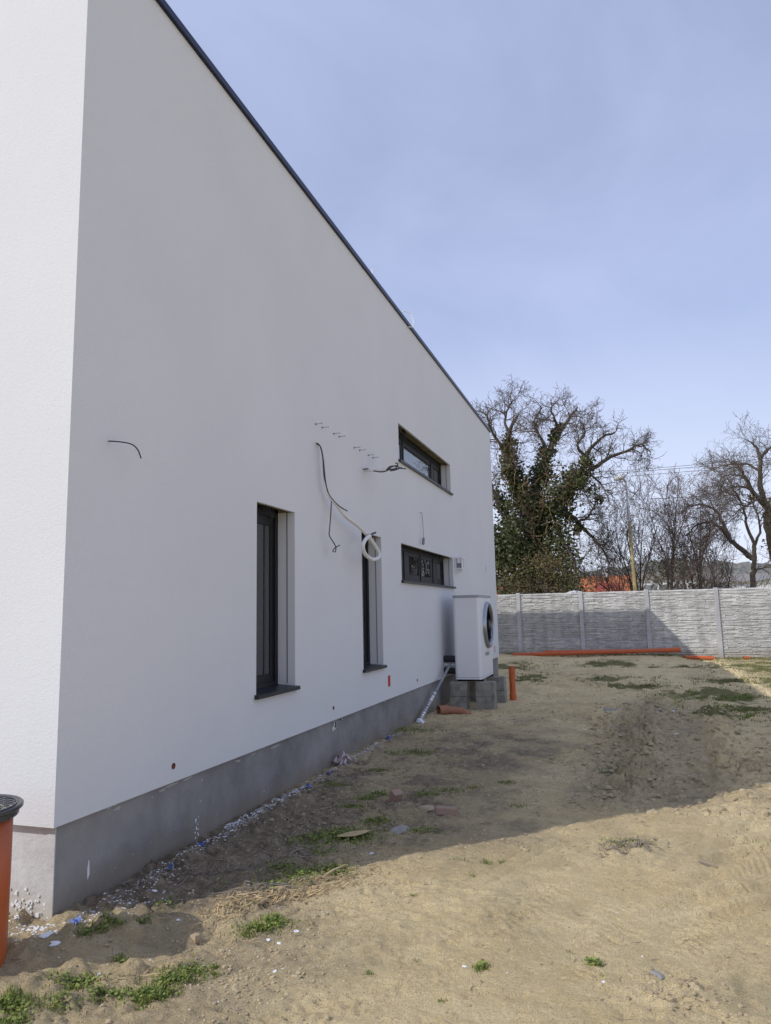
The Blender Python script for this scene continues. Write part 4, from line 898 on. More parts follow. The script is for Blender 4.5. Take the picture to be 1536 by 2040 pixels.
# dark evergreen clump low in the middle
ev = MB()
for k in range(10): leaves(ev, oy(1340+random.gauss(0, 16), 1120+random.uniform(-18, 40), 38+random.gauss(0, .5)), 0.9, 90, 0.12)
evt = thing('evergreen_shrub', 'dark green evergreen shrub low between the bare trees in the middle', 'bush', (2.8, 38, 0)); obj('leaves', ev, M['ivy'], evt)
m_ = MB(); m_.tube([(2.8, 38, -.1), (2.8, 38, 3.2)], [0.12, 0.03], 6); obj('trunk', m_, M['bark'], evt)
hd = MB()
for k in range(15):
    px_ = random.choice([random.uniform(1150, 1240), random.uniform(1240, 1536), random.uniform(1380, 1450)])
    leaves(hd, oy(px_, random.uniform(1158, 1180), 36+random.gauss(0, .8)), 0.55, 45, 0.07)
for k in range(130):
    b_ = oy(random.uniform(1150, 1560), 1180, 36+random.gauss(0, 1.0)); b_.z = 0
    hd.tube([b_, b_+Vector((random.gauss(0, .2), random.gauss(0, .2), random.uniform(1.4, 2.3))), b_+Vector((random.gauss(0, .5), random.gauss(0, .3), random.uniform(2.2, 3.4)))], [0.016, 0.012, 0.008], 3, cap=False)
o = obj('undergrowth', hd, M['scrub']); o['kind'] = 'stuff'; o['label'] = 'low tangled brown undergrowth showing just above the fence'; o['category'] = 'undergrowth'

# ============================================================ STREET LAMP, WIRES
lp = thing('street_lamp', 'tall yellowish street lamp post with a curved top rising among the bare trees', 'street lamp', (0.47, 30.2, 0))
t0 = oy(1265, 1172, 30.2); t1 = oy(1249, 985, 30.2); t2 = oy(1247, 965, 30.2); t3 = oy(1243, 955, 30.2); t4 = oy(1237, 951, 30.2)
m_ = MB(); m_.tube([(t0.x+0.02, 30.2, -.3), tuple(t0), tuple(oy(1257, 1080, 30.2)), tuple(oy(1254, 1040, 30.2))], [0.080, 0.076, 0.066, 0.058], 12)
M['lampy'] = mat('yellowed_pole_paint', (0.50, 0.39, 0.15), 0.8, col2=(0.27, 0.24, 0.16), vscale=6, detail=8)
obj('pole', m_, M['lampy'], lp, smooth=True)
m_ = MB(); m_.tube(smoothpts([oy(1254, 1040, 30.2), oy(1251, 1010, 30.2), t1, t2, t3, t4]), 0.040, 10); obj('arm', m_, M['steel'], lp, smooth=True)
m_ = MB(); q0 = oy(1240, 951.5, 30.2); m_.tube([q0+Vector((.08, 0, -.01)), q0+Vector((0, 0, .015)), q0+Vector((-.12, 0, .01)), q0+Vector((-.26, 0, -.03)), q0+Vector((-.32, 0, -.05))], [0.05, 0.10, 0.13, 0.10, 0.03], 10); obj('lamp_head', m_, M['white'], lp, smooth=True)
for (pa, pb, nm) in (((1222, 939), (1412, 924), 'uppermost of the three close overhead wires in the sky behind the trees'), ((1224, 943), (1412, 928.5), 'middle one of the three close overhead wires in the sky behind the trees'), ((1224, 951), (1420, 935.5), 'lowest of the three close overhead wires in the sky behind the trees'), ((1225, 997), (1420, 988.5), 'lone overhead wire hanging well below the three close ones')):
    a_ = oy(pa[0], pa[1], 46); b_ = oy(pb[0], pb[1], 44); d_ = (b_-a_)
    m_ = MB(); m_.tube([a_+d_*t-Vector((0, 0, 0.25*(1-((t-.5)/2.6)**2)-0.25)) for t in np.linspace(-2.1, 3.1, 30)], 0.013, 4)
    tag(obj('overhead_wire', m_, M['black']), nm, 'wire', 'overhead wires behind the trees')

# ============================================================ FAR HOUSES AND HILL
M['tile'] = mat('orange_roof_tile', (0.50, 0.155, 0.055), 0.8, col2=(0.40, 0.13, 0.05), vscale=4, bump=0.03, bscale=6)
M['tile2'] = mat('red_roof_tile', (0.40, 0.075, 0.05), 0.8, var=0.2, vscale=4)
M['farwall'] = mat('pale_far_wall', (0.66, 0.67, 0.68), 0.9, var=0.1)
M['greywall'] = mat('grey_far_wall', (0.26, 0.27, 0.30), 0.9, var=0.1)
M['greyroof'] = mat('grey_far_roof', (0.27, 0.245, 0.22), 0.9, var=0.2)
def farhouse(label, x0, x1, y0, y1, zw, zr, wm, rm, wins=0, chim=None):
    t = thing('far_house', label, 'house', ((x0+x1)/2, y0, 0)); m = MB(); m.box(x0, x1, y0, y1, -0.2, zw)
    ym = (y0+y1)/2
    if zr > zw+0.6:
        m.tri((x0, y0, zw), (x0, ym, zr-.1), (x0, y1, zw)); m.tri((x1, y0, zw), (x1, y1, zw), (x1, ym, zr-.1))
    obj('wall', m, wm, t)
    m = MB(); e = 0.35
    if zr > zw+0.6:
        for s_, yy in ((-1, y0-e), (1, y1+e)):
            zz = zw-(zr-zw)*e/(ym-y0)
            m.quad((x0-e, yy, zz), (x1+e, yy, zz), (x1+e, ym, zr), (x0-e, ym, zr)); m.quad((x0-e, yy, zz-.15), (x1+e, yy, zz-.15), (x1+e, ym, zr-.15), (x0-e, ym, zr-.15))
            m.quad((x0-e, yy, zz-.15), (x1+e, yy, zz-.15), (x1+e, yy, zz), (x0-e, yy, zz)); m.quad((x1+e, yy, zz-.15), (x1+e, ym, zr-.15), (x1+e, ym, zr), (x1+e, yy, zz))
    else: m.box(x0-e, x1+e, y0-e, y1+e, zw, zr)
    rf_ = obj('roof', m, rm, t)
    if chim: m = MB(); m.box(chim-.35, chim+.35, ym-.3, ym+.3, zr-.6, zr+0.7); obj('chimney', m, M['farwall'], rf_)
    n_ = wins
    for k in range(n_):
        wx = x0+(x1-x0)*(k+.5)/n_; m = MB(); m.box(wx-.6, wx+.6, y0-.05, y0-.003, zw-1.7, zw-.6); obj('window', m, M['greyp'], t)
    return t
farhouse('small distant house with a bright orange tiled roof behind the fence', -5.0, 0.9, 90, 98, 3.3, 5.62, M['farwall'], M['tile'], 2, chim=-2.1)
farhouse('low grey distant outbuilding just left of the orange roof', -7.5, -5.45, 88, 93, 3.9, 4.1, M['greywall'], M['greywall'], 0)
farhouse('distant shed with a red roof and white eave in front of the orange roof', -2.7, -0.6, 83, 86, 3.35, 4.42, M['farwall'], M['tile2'], 0)
farhouse('long white distant building with a flat grey roof behind the middle trees', 1.9, 7.6, 80, 90, 4.5, 5.0, M['farwall'], M['greyroof'], 4)
farhouse('long pale distant building with a flat brown roof at the right', 9.0, 24.0, 84, 95, 4.2, 5.1, M['farwall'], M['greyroof'], 6)
farhouse('distant white building low behind the bare forked tree at right', 11.5, 19.0, 66, 74, 3.7, 4.1, M['farwall'], M['greywall'], 4)
hxr = oy(1001, 1165, 48).x
farhouse('tiny distant house with a red roof peeping out beside the house corner', hxr-3.0, hxr-.35, 48, 52, 2.55, 3.3, M['farwall'], M['tile2'], 1)
hl = MB(); nxh = 260; nyh = 14
for j in range(nyh+1):
    for i in range(nxh+1):
        x_ = -150+i*330/nxh; y_ = 205+j*9
        h_ = (13.3+2.4*math.sin(x_*0.028+1.0)+1.2*math.sin(x_*0.09))*math.sin(min(1, j/9)*math.pi/2)
        h_ += (mnoise.noise(Vector((x_*0.35, y_*0.3, 0)))*1.5+mnoise.noise(Vector((x_*1.1, y_*0.7, 5)))*1.1)*min(1, j/2)
        hl.v.append((x_, y_, h_*1.12-0.5))
for j in range(nyh):
    for i in range(nxh): a_ = j*(nxh+1)+i; hl.f.append((a_, a_+1, a_+nxh+2, a_+nxh+1))
M['hill'] = mat('far_woodland', (0.215, 0.200, 0.165), 1.0, col2=(0.125, 0.130, 0.115), vscale=0.35, detail=10)
o = obj('hill', hl, M['hill']); o['kind'] = 'structure'
rb = MB()
for k in range(260):
    px_ = random.gauss(1145, 14); p_ = oy(px_, 1178, 26.2+random.gauss(0, .2)); z_ = 2.02+random.uniform(0, 0.20)*max(0, 1-abs(px_-1145)/32)
    s_ = random.uniform(.03, .10); rb.obox((p_.x, p_.y, z_), s_*2, s_, s_*.7, Matrix.Rotation(random.uniform(0, 6), 3, 'Z') @ Matrix.Rotation(random.uniform(-.5, .5), 3, 'X'))
for k in range(40):
    p_ = oy(random.gauss(1145, 14), 1178, 26.2); rb.obox((p_.x, p_.y+random.gauss(0, .3), random.uniform(0.2, 2.0)), .9, .5, .4, Matrix.Rotation(random.uniform(0, 6), 3, 'Z'))
o = obj('rubble_heap', rb, M['farwall']); o['kind'] = 'stuff'; o['label'] = 'pale rubble piled up just behind the fence top below the orange roof'; o['category'] = 'rubble'

# ============================================================ GRASS, STRAW, DEBRIS
M['grass'] = mat('green_grass', (0.245, 0.285, 0.055), 0.65, col2=(0.085, 0.130, 0.020), vscale=26, detail=3)
M['grass_far'] = mat('mixed_grass', (0.27, 0.235, 0.095), 0.8, col2=(0.095, 0.120, 0.026), vscale=2.2)
M['straw'] = mat('dry_straw', (0.66, 0.50, 0.27), 0.8, col2=(0.38, 0.28, 0.15), vscale=18)
M['root'] = mat('grey_dead_stem', (0.26, 0.22, 0.17), 0.9)
gm = MB(); gf = MB()
def tuft(mb, x, y, r, n, hgt, wid=0.0022, ex=1.0, ang=0.0):
    ca, sa = math.cos(ang), math.sin(ang); xy = []
    for _ in range(n):
        u = random.gauss(0, .58)*r*ex; v = random.gauss(0, .58)*r; q_ = (x+u*ca-v*sa, y+u*sa+v*ca)
        if mnoise.noise(Vector((q_[0]/.045, q_[1]/.045, 3.0))) > random.uniform(-.35, .15): xy.append(q_)
    zs_ = [gz(a_[0], a_[1]) for a_ in xy]
    for (a_, b_), z_ in zip(xy, zs_):
        th = random.uniform(0, 2*math.pi); ln = random.uniform(0.0, 0.9); h_ = hgt*random.uniform(0.4, 1.25)
        d = Vector((math.cos(th), math.sin(th), 0)); s_ = Vector((-math.sin(th), math.cos(th), 0))*wid*random.uniform(.7, 1.5)
        p = Vector((a_, b_, z_-.003)); m1 = p+d*h_*ln*0.35+Vector((0, 0, h_*.62)); tip = p+d*h_*ln+Vector((0, 0, h_*(1.0-.35*ln)))
        n0 = len(mb.v); mb.v += [tuple(p-s_), tuple(p+s_), tuple(m1+s_*.8), tuple(m1-s_*.8), tuple(tip)]
        mb.f += [(n0, n0+1, n0+2, n0+3), (n0+3, n0+2, n0+4)]
def clover(mb, x, y, r, n, ex=1.0, ang=0.0):
    ca, sa = math.cos(ang), math.sin(ang)
    for _ in range(n):
        u = random.gauss(0, .5)*r*ex; v = random.gauss(0, .5)*r; a_ = x+u*ca-v*sa; b_ = y+u*sa+v*ca; z_ = gz(a_, b_)+random.uniform(.004, .028)
        n_ = Vector((random.gauss(0, .4), random.gauss(0, .4), 1)).normalized(); e1, e2 = perp(n_); s_ = random.uniform(.004, .010)
        mb.quad(Vector((a_, b_, z_))-e1*s_, Vector((a_, b_, z_))-e2*s_, Vector((a_, b_, z_))+e1*s_*1.2, Vector((a_, b_, z_))+e2*s_)
TUFTS = [  # px, py, radius m, blades, height, stretch, angle
 (22, 1982, .055, 420, .05, 1.3, .4), (28, 2015, .05, 160, .03, 1.6, .2), (30, 2036, .05, 250, .04, 1.5, .5),
 (150, 1962, .07, 520, .032, 1.6, .5), (115, 1995, .06, 260, .028, 1.6, .3), (195, 1975, .05, 200, .028, 1, 0), (228, 1984, .04, 140, .025, 1, 0),
 (350, 1950, .08, 620, .042, 1.8, .7), (300, 1985, .07, 620, .045, 1.5, .7), (385, 1938, .05, 280, .035, 1.3, .5), (255, 1972, .03, 60, .025, 1, 0),
 (240, 1915, .035, 120, .03, 1, 0), (520, 1850, .07, 700, .038, 1.9, .6), (545, 1835, .05, 280, .03, 1.4, .5), (225, 1843, .05, 280, .03, 1.6, .2), (180, 1858, .06, 250, .03, 1.4, .5), (285, 1838, .035, 120, .026, 1.5, .2),
 (665, 1668, .18, 1700, .036, 1.7, .6), (700, 1662, .12, 520, .03, 1.6, .3), (590, 1745, .14, 900, .035, 1.9, .8), (560, 1725, .07, 300, .035, 1.5, .4), (660, 1730, .08, 420, .032, 1.8, .6), (680, 1742, .05, 220, .03, 1.6, .6),
 (640, 1700, .08, 260, .025, 1.5, .4), (750, 1638, .07, 380, .032, 1.6, .3), (700, 1612, .08, 350, .03, 1.7, .3), (845, 1655, .07, 330, .028, 2, .1), (728, 1592, .09, 320, .03, 1.5, .3),
 (835, 1502, .12, 420, .035, 1.6, .2), (848, 1585, .07, 300, .03, 1.6, .1), (755, 1535, .08, 260, .03, 1.8, .2), (760, 1581, .07, 200, .028, 1.6, .2), (890, 1575, .09, 260, .025, 2.2, .1), (668, 1565, .09, 260, .03, 1.8, .3),
 (805, 1455, .22, 700, .05, 1.8, .3), (790, 1502, .08, 160, .03, 1.6, .1), (440, 1768, .04, 60, .03, 1, 0), (335, 1800, .06, 140, .03, 1.4, .2), (1013, 1560, .07, 130, .03, 1.2, 0), (1030, 1607, .05, 90, .028, 1.4, 0), (945, 1570, .06, 110, .025, 1.5, 0),
 (968, 1720, .03, 60, .035, 1.2, 0), (915, 1713, .035, 50, .022, 1.3, 0), (998, 1720, .02, 36, .03, 1, 0), (943, 1746, .02, 30, .025, 1, 0), (822, 1785, .02, 34, .02, 1, 0), (735, 1940, .02, 60, .018, 1.2, 0), (830, 1914, .02, 44, .012, 1.2, 0),
 (960, 1930, .028, 130, .03, 1.1, .3), (1183, 1920, .03, 150, .03, 1.2, 0), (1134, 1896, .016, 34, .022, 1, 0), (880, 1996, .016, 40, .02, 1, 0), (1207, 1944, .02, 20, .014, 1, 0), (428, 1942, .02, 90, .018, 1.4, 0), (425, 1928, .025, 70, .025, 1, 0),
 (1215, 1545, .08, 160, .04, 1.5, .3), (1240, 1684, .10, 160, .03, 1.4, .3), (1500, 1690, .10, 60, .03, 1.4, 0), (610, 1770, .03, 60, .04, 1, 0), (510, 1805, .03, 60, .02, 1.4, 0), (470, 1810, .05, 90, .025, 1.4, 0)]
for (px_, py_, r_, n_, h_, ex_, an_) in TUFTS:
    g_ = on_ground(px_, py_); tuft(gm, g_.x, g_.y, r_, n_, h_*0.9, 0.0018 if g_.y < 5 else 0.003, ex_, an_); 
    if n_ > 100: clover(gm, g_.x, g_.y, r_*0.9, n_//4, ex_, an_)
for (a, b, rx, ry) in MOSS:
    n_ = int(800*rx*ry+300)
    xa = a+rng.normal(0, .55, n_)*rx; ya = b+rng.normal(0, .55, n_)*ry; fa = fbm(xa/0.35, ya/0.5, 121, 4, 0.65)
    fresh = (a == 1.35 or a == 1.2 and b == 12.2)
    for x_, y_, f_ in zip(xa.tolist(), ya.tolist(), fa.tolist()):
        if x_ < XF+0.05 or y_ > FY-0.1: continue
        if f_ < 0.03+0.2*random.random(): continue
        tuft(gm if fresh else gf, x_, y_, 0.05, 9 if fresh else 5, 0.045, 0.0045)
for _ in range(900):
    x_ = random.uniform(-3.8, 8); y_ = FY-abs(random.gauss(0, .35))-.12; tuft(gf, x_, y_, 0.08, 6, 0.09, 0.005)
for _ in range(700):
    x_ = random.uniform(1.6, 9); y_ = random.uniform(13.5, 24); tuft(gf, x_, y_, 0.09, 5, 0.06, 0.005)
o = obj('grass', gm, M['grass']); o['kind'] = 'stuff'; o['label'] = 'small green grass and clover tufts scattered on the near soil'; o['category'] = 'grass'
o = obj('grass', gf, M['grass_far']); o['kind'] = 'stuff'; o['label'] = 'patchy grass growing on the far part of the yard'; o['category'] = 'grass'
st_ = MB(); rt_ = MB()
def stick(mb, x, y, ln, r, th, lift=0.01, bend=0.2):
    z_ = gz(x, y); pts = []
    for k in range(5):
        t = k/4-.5; xx = x+math.cos(th)*ln*t+math.sin(th)*bend*ln*t*t; yy = y+math.sin(th)*ln*t-math.cos(th)*bend*ln*t*t
        pts.append((xx, yy, gz(xx, yy)+r+random.uniform(0, lift)))
    mb.tube(pts, [r*.6, r, r, r*.8, r*.4], 4, cap=False)
def sticks(mb, px_, py_, rx, ry, n, l0, l1, th, dth, r=0.0025, ang=0.6):
    g_ = on_ground(px_, py_)
    for _ in range(n):
        u = random.gauss(0, .5)*rx; v = random.gauss(0, .5)*ry; stick(mb, g_.x+u*math.cos(ang)-v*math.sin(ang), g_.y+u*math.sin(ang)+v*math.cos(ang), random.uniform(l0, l1), r*random.uniform(.5, 1.5), th+random.gauss(0, dth), 0.02, random.gauss(0, .4))
sticks(st_, 570, 1790, .42, .09, 120, .03, .16, .85, .45); sticks(st_, 520, 1800, .25, .10, 60, .02, .10, .7, .8); sticks(st_, 450, 1820, .18, .09, 34, .02, .08, .6, 1.0, .003); sticks(st_, 650, 1750, .25, .06, 34, .04, .16, .9, .3)
sticks(st_, 700, 1742, .25, .08, 24, .03, .10, .4, .6, .002); sticks(st_, 500, 1870, .4, .2, 60, .015, .05, .6, 1.2, .0015); sticks(st_, 330, 1935, .25, .10, 26, .03, .14, .4, .5, .0018)
sticks(st_, 420, 1850, .15, .1, 24, .02, .07, .6, 1, .002); sticks(st_, 760, 1700, .25, .12, 22, .03, .07, .4, .8, .0015)
sticks(rt_, 1255, 1690, .22, .10, 90, .02, .10, .6, 1.2, .003); sticks(rt_, 640, 1700, .35, .14, 40, .04, .2, .5, .8, .003); sticks(rt_, 530, 1765, .3, .08, 50, .03, .14, .8, .5, .0025)
sticks(rt_, 400, 1745, .8, .12, 90, .02, .12, 1.1, .7, .0025); sticks(rt_, 880, 1655, .15, .06, 14, .05, .16, .4, .8, .003); sticks(rt_, 1225, 1540, .2, .12, 22, .03, .12, .6, 1, .004)
sticks(rt_, 1320, 1600, 1.5, 1.5, 26, .02, .08, .6, 1.2, .003)
o = obj('straw', st_, M['straw']); o['kind'] = 'stuff'; o['label'] = 'dry yellow straw strewn along the shadow edge'; o['category'] = 'straw'
o = obj('dead_stems', rt_, M['root']); o['kind'] = 'stuff'; o['label'] = 'grey dead stems and roots lying loose on the soil'; o['category'] = 'dead stems'

# crumbs of render and soil
def lump(mb, p, s, flat=0.6):
    n0 = len(mb.v); k = 6; rr = random.uniform(0, 6)
    mb.v.append((p[0], p[1], p[2]+s*flat*random.uniform(.7, 1)))
    for lay, (rz, rr_) in enumerate(((.45*flat, .8), (-.3*flat, 1.0))):
        for i in range(k):
            an = rr+2*math.pi*i/k+random.gauss(0, .15); r = s*rr_*random.uniform(.7, 1.15); mb.v.append((p[0]+r*math.cos(an), p[1]+r*math.sin(an), p[2]+s*rz+random.gauss(0, s*.08)))
    for i in range(k):
        j = (i+1) % k; mb.f.append((n0, n0+1+i, n0+1+j)); mb.f.append((n0+1+i, n0+1+k+i, n0+1+k+j, n0+1+j))
cl_ = MB(); pc = MB(); rt2 = MB()
def scatter(mb, n, fx, fy, s0, s1, flat=.6):
    X_ = np.array([fx() for _ in range(n)]); Y_ = np.array([fy() for _ in range(n)]); Z_ = height(X_, Y_)
    for a_, b_, c_ in zip(X_, Y_, Z_):
        if (a_ < XF+.0 and b_ > Y0) : continue
        lump(mb, (a_, b_, c_), s0+(s1-s0)*random.random()**3, flat)
U = random.uniform; G = random.gauss
scatter(cl_, 3800, lambda: U(-3.4, -1.3), lambda: U(2.2, 6.5), .002, .013)
scatter(cl_, 3500, lambda: U(-3.0, 1.6), lambda: U(2.3, 7), .0012, .007)
scatter(cl_, 500, lambda: G(0.12, .13), lambda: G(3.45, .11), .003, .016)
scatter(cl_, 500, lambda: G(-1.75, .18), lambda: G(3.15, .16), .003, .016)
scatter(cl_, 2600, lambda: U(-.6, 1.5), lambda: U(6.3, 13), .006, .045)
scatter(cl_, 2400, lambda: U(-2.9, 0), lambda: U(5, 12), .003, .020)
scatter(cl_, 1800, lambda: U(-2, 3.2), lambda: U(7, 18), .005, .026)
for (n_, fx, fy, a0, a1) in ((11000, lambda: U(-2.3, 1.3), lambda: U(2.4, 5.2), .0016, .0055), (7000, lambda: U(-2.8, 3.2), lambda: U(5, 9), .003, .010)):
    XX = np.array([fx() for _ in range(n_*2)]); YY = np.array([fy() for _ in range(n_*2)]); k_ = fbm(XX/0.35, YY/0.35, 191, 4, 0.65) > rng.uniform(-.25, .25, n_*2)
    XX = XX[k_]; YY = YY[k_]
    for a_, b_ in zip(XX.tolist(), YY.tolist()): lump(cl_, (a_, b_, gz(a_, b_)), a0+(a1-a0)*random.random()**3, .7)
for _ in range(420):
    x_ = U(-2.6, 2.0); y_ = U(2.4, 9.5); stick(rt2, x_, y_, U(.012, .05), U(.0008, .002), U(0, 3.1), .004, G(0, .6))
o = obj('plant_litter', rt2, M['root']); o['kind'] = 'stuff'; o['label'] = 'tiny bits of dead stalk scattered thinly over the open ground'; o['category'] = 'litter'
M['clod'] = mat('soil_clod', (0.50, 0.40, 0.245), 0.95, col2=(0.28, 0.215, 0.13), vscale=7)
o = obj('soil_clods', cl_, M['clod']); o['kind'] = 'stuff'; o['label'] = 'small crumbs and clods of sandy soil all over the yard'; o['category'] = 'soil clods'
M['chip'] = mat('white_render_chip', (0.74, 0.75, 0.77), 0.85)
def strip_x(y): return XF+0.03+abs(G(0, 1))*0.09+0.03
for y_a, y_b, n_, sp_ in ((3.4, 4.2, 420, .13), (4.2, 5.2, 650, .06), (5.2, 6.4, 850, .05), (6.4, 8.6, 520, .07), (8.6, 11, 110, .08)):
    Yy = [U(y_a, y_b) for _ in range(n_)]
    for y_ in Yy:
        x_ = XF-.02+abs(G(0, 1))*sp_+ (0.07 if y_ < 5 else .05); lump(pc, (x_, y_, gz(x_, y_)), U(.002, .008)*(1.5 if random.random() < .1 else 1), .5)
for _ in range(300):
    x_ = U(-3.5, -2.9); y_ = Y0-abs(G(0, .09))-.0; lump(pc, (x_, y_, gz(x_, y_)), U(.002, .010), .5)
for _ in range(260):
    x_ = U(-2.9, -1.6); y_ = U(3.0, 8); lump(pc, (x_, y_, gz(x_, y_)), U(.0015, .006), .4)
for _ in range(90):
    x_ = U(-2.2, 2.2); y_ = U(2.6, 14); lump(pc, (x_, y_, gz(x_, y_)), U(.0015, .007), .4)
o = obj('render_crumbs', pc, M['chip']); o['kind'] = 'stuff'; o['label'] = 'white crumbs of wall render fallen along the plinth'; o['category'] = 'render crumbs'

# single pieces one can point at
def piece(name, label, cat, px_, py_, s, m, flat=0.35, n=9, ex=1.6, ang=None, group=None, dz=0.0):
    g_ = on_ground(px_, py_); mb = MB(); an0 = U(0, 3) if ang is None else ang; k = n; n0 = 0
    prof = [(1.0, -.5), (1.05, 0.1), (.8, .8), (.25, 1.0)]
    js = [U(.7, 1.2) for _ in range(k)]
    for (rr_, zz) in prof:
        for i in range(k):
            an = 2*math.pi*i/k; u = math.cos(an)*s*ex*rr_*js[i]; v = math.sin(an)*s*rr_*js[i]
            mb.v.append((g_.x+u*math.cos(an0)-v*math.sin(an0), g_.y+u*math.sin(an0)+v*math.cos(an0), g_.z+dz+s*flat*zz+G(0, s*flat*.08)))
    for l_ in range(3):
        for i in range(k): j = (i+1) % k; mb.f.append((l_*k+i, l_*k+j, l_*k+k+j, l_*k+k+i))
    mb.f.append(tuple(3*k+i for i in range(k)))
    return tag(obj(name, mb, m), label, cat, group)
M['brick'] = mat('dusty_brick', (0.36, 0.22, 0.16), 0.9, col2=(0.30, 0.22, 0.17), vscale=20)
M['stone'] = mat('grey_stone', (0.33, 0.31, 0.28), 0.9, var=.3, vscale=15)
M['blue'] = mat('blue_plastic', (0.035, 0.10, 0.42), 0.55, col2=(0.30, 0.33, 0.40), vscale=25)
M['wood'] = mat('pale_wood', (0.50, 0.38, 0.20), 0.85, var=.3, vscale=20)
gb = on_ground(889, 1621)
m_ = MB(); m_.obox((gb.x, gb.y, gb.z+.022), .17, .07, .055, Matrix.Rotation(.35, 3, 'Z') @ Matrix.Rotation(.08, 3, 'Y')); tag(obj('brick', m_, M['brick'], bevel=.006), 'dusty pinkish half brick lying flat in the shade', 'brick')
gb = on_ground(789, 1595)
m_ = MB(); m_.obox((gb.x, gb.y, gb.z+.03), .09, .07, .09, Matrix.Rotation(.9, 3, 'Z') @ Matrix.Rotation(.5, 3, 'X')); tag(obj('brick', m_, M['brick'], bevel=.006), 'tilted brick fragment half buried left of the flat one', 'brick')
piece('stone', 'pale angular stone beside the dead stems in the shade', 'stone', 795, 1656, .07, M['stone'], .4, 8)
piece('stone', 'rounded stone at the tip of the chamber shadow', 'stone', 388, 1874, .028, mat('sandy_stone', (.36, .27, .17), .95), .8, 8, 1.1)
piece('stone', 'small grey stone alone on the sunlit sand at lower right', 'stone', 1308, 1940, .022, M['stone'], .5, 7)
piece('stone', 'flat tan stone in the shade up the slope from the flat brick', 'stone', 852, 1611, .06, mat('tan_stone', (.40, .32, .22), .95), .3, 8)
piece('board_scrap', 'large flat pale grey board scrap lying in the far ruts', 'scrap', 1213, 1414, .13, M['stone'], .12, 8, 1.9, .25)
piece('board_scrap', 'small pale triangular scrap beside the round white one', 'scrap', 1312, 1418, .07, M['stone'], .2, 4, 1.3, .2)
piece('white_scrap', 'round white lump in the middle of the wheel rut', 'scrap', 1342, 1418, .028, M['chip'], .7, 8, 1.1)
piece('white_scrap', 'flat white chip in the wheel rut nearer than the round lump', 'scrap', 1349, 1462, .022, M['chip'], .3, 7)
gb = on_ground(1240, 1447); m_ = MB(); m_.obox((gb.x, gb.y, gb.z+.01), .40, .02, .012, Matrix.Rotation(.18, 3, 'Z')); tag(obj('lath', m_, M['stone']), 'thin pale lath lying across the rut', 'lath')
gb = on_ground(1194, 1490); m_ = MB(); m_.obox((gb.x, gb.y, gb.z+.015), .26, .035, .015, Matrix.Rotation(.05, 3, 'Z')); tag(obj('wood_chip', m_, M['wood'], bevel=.004), 'pale wooden stick left of the ruts in the shade', 'stick')
gb = on_ground(1337, 1378); m_ = MB(); m_.obox((gb.x, gb.y, gb.z+.02), .40, .05, .02, Matrix.Rotation(.1, 3, 'Z')); tag(obj('wood_chip', m_, M['wood'], bevel=.004), 'yellowish plank piece lying beside the far moss patch', 'stick')
piece('wood_chip', 'pale wood sliver lying on the big green tuft by the wall', 'stick', 706, 1669, .05, M['wood'], .15, 7, 2.6, .9, dz=.03)
gb = on_ground(685, 1755); m_ = MB(); gb2 = on_ground(640, 1768)
q0 = on_ground(636, 1757); q1 = on_ground(688, 1730); m_.tube([q0+Vector((0, 0, .008)), q0.lerp(q1, .5)+Vector((0, 0, .02)), q1+Vector((0, 0, .02))], [.006, .010, .006], 6); tag(obj('branch', m_, M['wood']), 'thick pale stick crossing the shadow edge by the grass', 'stick')
q0 = on_ground(1392, 1717); q1 = on_ground(1430, 1731); m_ = MB(); m_.tube([q0+Vector((0, 0, .012)), q0.lerp(q1, .5)+Vector((0, .01, .012)), q1+Vector((0, 0, .012))], [.007, .009, .004], 6); tag(obj('branch', m_, M['root']), 'short dark twig on the sunlit ground at right', 'stick')
for px_, py_, s_, lb in ((612, 1676+92, 0, ''),): pass
WS = [(305, 1787, .028, 'larger white plaster flake in the dark soil by the plinth'), (334, 1794, .020, 'small pale plaster flake right beside the larger one'), (430, 1822, .022, 'white plaster flake at the left end of the straw'), (591, 1855, .020, 'white flake right of the bright tuft on the sunlit sand'),
      (534, 1872, .018, 'white flake just below the bright grass tuft'), (556, 1879, .017, 'speckled white flake second below the bright tuft'), (742, 1700, .024, 'long white flake in the shade near its edge'), (548, 1935, .016, 'white flake low in the sunlit middle ground'), (197, 1941, .015, 'white flake above the clover patch at lower left'),
      (105, 1880, .045, 'lumpy white plaster splash in the chamber shadow'), (92, 1862, .04, 'upright grey white plaster lump just below the corner'), (355, 1838, .016, 'thin white flake between the wall shadow and the chamber shadow'), (925, 1925, .014, 'white flake beside the green sprig on the sunlit sand'), (1203, 1956, .014, 'small pale flake near the lower right sand')]
for px_, py_, s_, lb in WS: piece('plaster_flake', lb, 'plaster flake', px_, py_, s_*.62, M['chip'], .25, 9, 1.5, group='white plaster flakes on the ground')
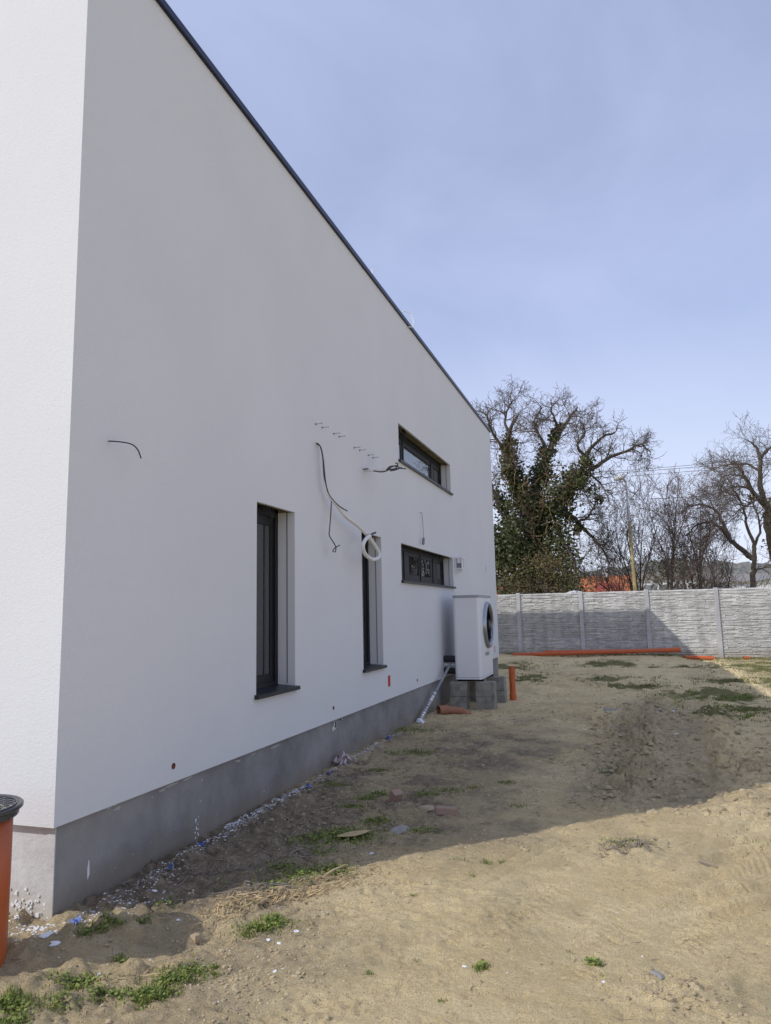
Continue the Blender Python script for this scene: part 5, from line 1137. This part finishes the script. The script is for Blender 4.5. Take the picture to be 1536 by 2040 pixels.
BL = [(150, 1828, .05, 'crumpled blue plastic film at the front corner of the plinth'), (395, 1690, .05, 'crumpled blue plastic scrap under the white splash on the plinth'), (338, 1733, .03, 'thin blue plastic shred between the two crumpled blue ones'), (611, 1569, .045, 'round bright blue cap at the foot of the plinth'), (655, 1542, .04, 'small blue shred near the torn paper bag'), (770, 1472, .06, 'blue and white shred far along the plinth'), (888, 1415, .06, 'blue scrap behind the orange elbow')]
for px_, py_, s_, lb in BL:
    g_ = on_ground(px_, py_); x_ = max(g_.x, XF+.03); m_ = MB()
    for k in range(9):
        c = Vector((x_+abs(G(0, s_*.35)), g_.y+G(0, s_*.8), gz(x_, g_.y)+U(.004, .03))); e1, e2 = perp(Vector((G(0, .6), G(0, .6), 1)).normalized()); q_ = s_*U(.25, .55)
        if k == 0: c0 = c
        c = c0+(c-c0)*.6
        n0 = len(m_.v)
        for (u, v) in ((-1, -.6), (0, -.8), (1, -.4), (-.9, .5), (.1, .7), (.9, .6)): m_.v.append(tuple(c+e1*u*q_+e2*v*q_+Vector((0, 0, G(0, q_*.25)))))
        m_.f += [(n0, n0+1, n0+4, n0+3), (n0+1, n0+2, n0+5, n0+4)]
    o = tag(obj('plastic_scrap', m_, M['blue']), lb, 'plastic scrap', 'blue plastic scraps along the plinth'); sm_ = o.modifiers.new('thick', 'SOLIDIFY'); sm_.thickness = .0015
def crumple(name, label, cat, px_, py_, s_, hgt, mats):
    g_ = on_ground(px_, py_); m = MB(); x0_ = max(g_.x, XF+s_*.8)
    n1, n2 = 9, 7
    for j in range(n2):
        for i in range(n1):
            u = i/(n1-1)*2-1; v = j/(n2-1)*2-1; e = max(0, 1-(u*u+v*v)*.5)
            m.v.append((x0_+u*s_*.8+G(0, s_*.16), g_.y+v*s_+G(0, s_*.16), gz(g_.x, g_.y)+hgt*e*U(.1, 1.0)))
    for j in range(n2-1):
        for i in range(n1-1): a_ = j*n1+i; m.f.append((a_, a_+1, a_+n1+1, a_+n1))
    o = tag(obj(name, m, mats), label, cat); md = o.modifiers.new('thick', 'SOLIDIFY'); md.thickness = .002
crumple('paper_bag', 'crumpled torn white and red paper bag against the plinth', 'paper bag', 678, 1522, .085, .17, mat('torn_paper', (.62, .60, .60), .8, col2=(.30, .15, .14), vscale=22))
crumple('paper_scrap', 'crumpled white paper at the foot of the slanting conduit', 'paper', 833, 1440, .07, .08, M['chip'])
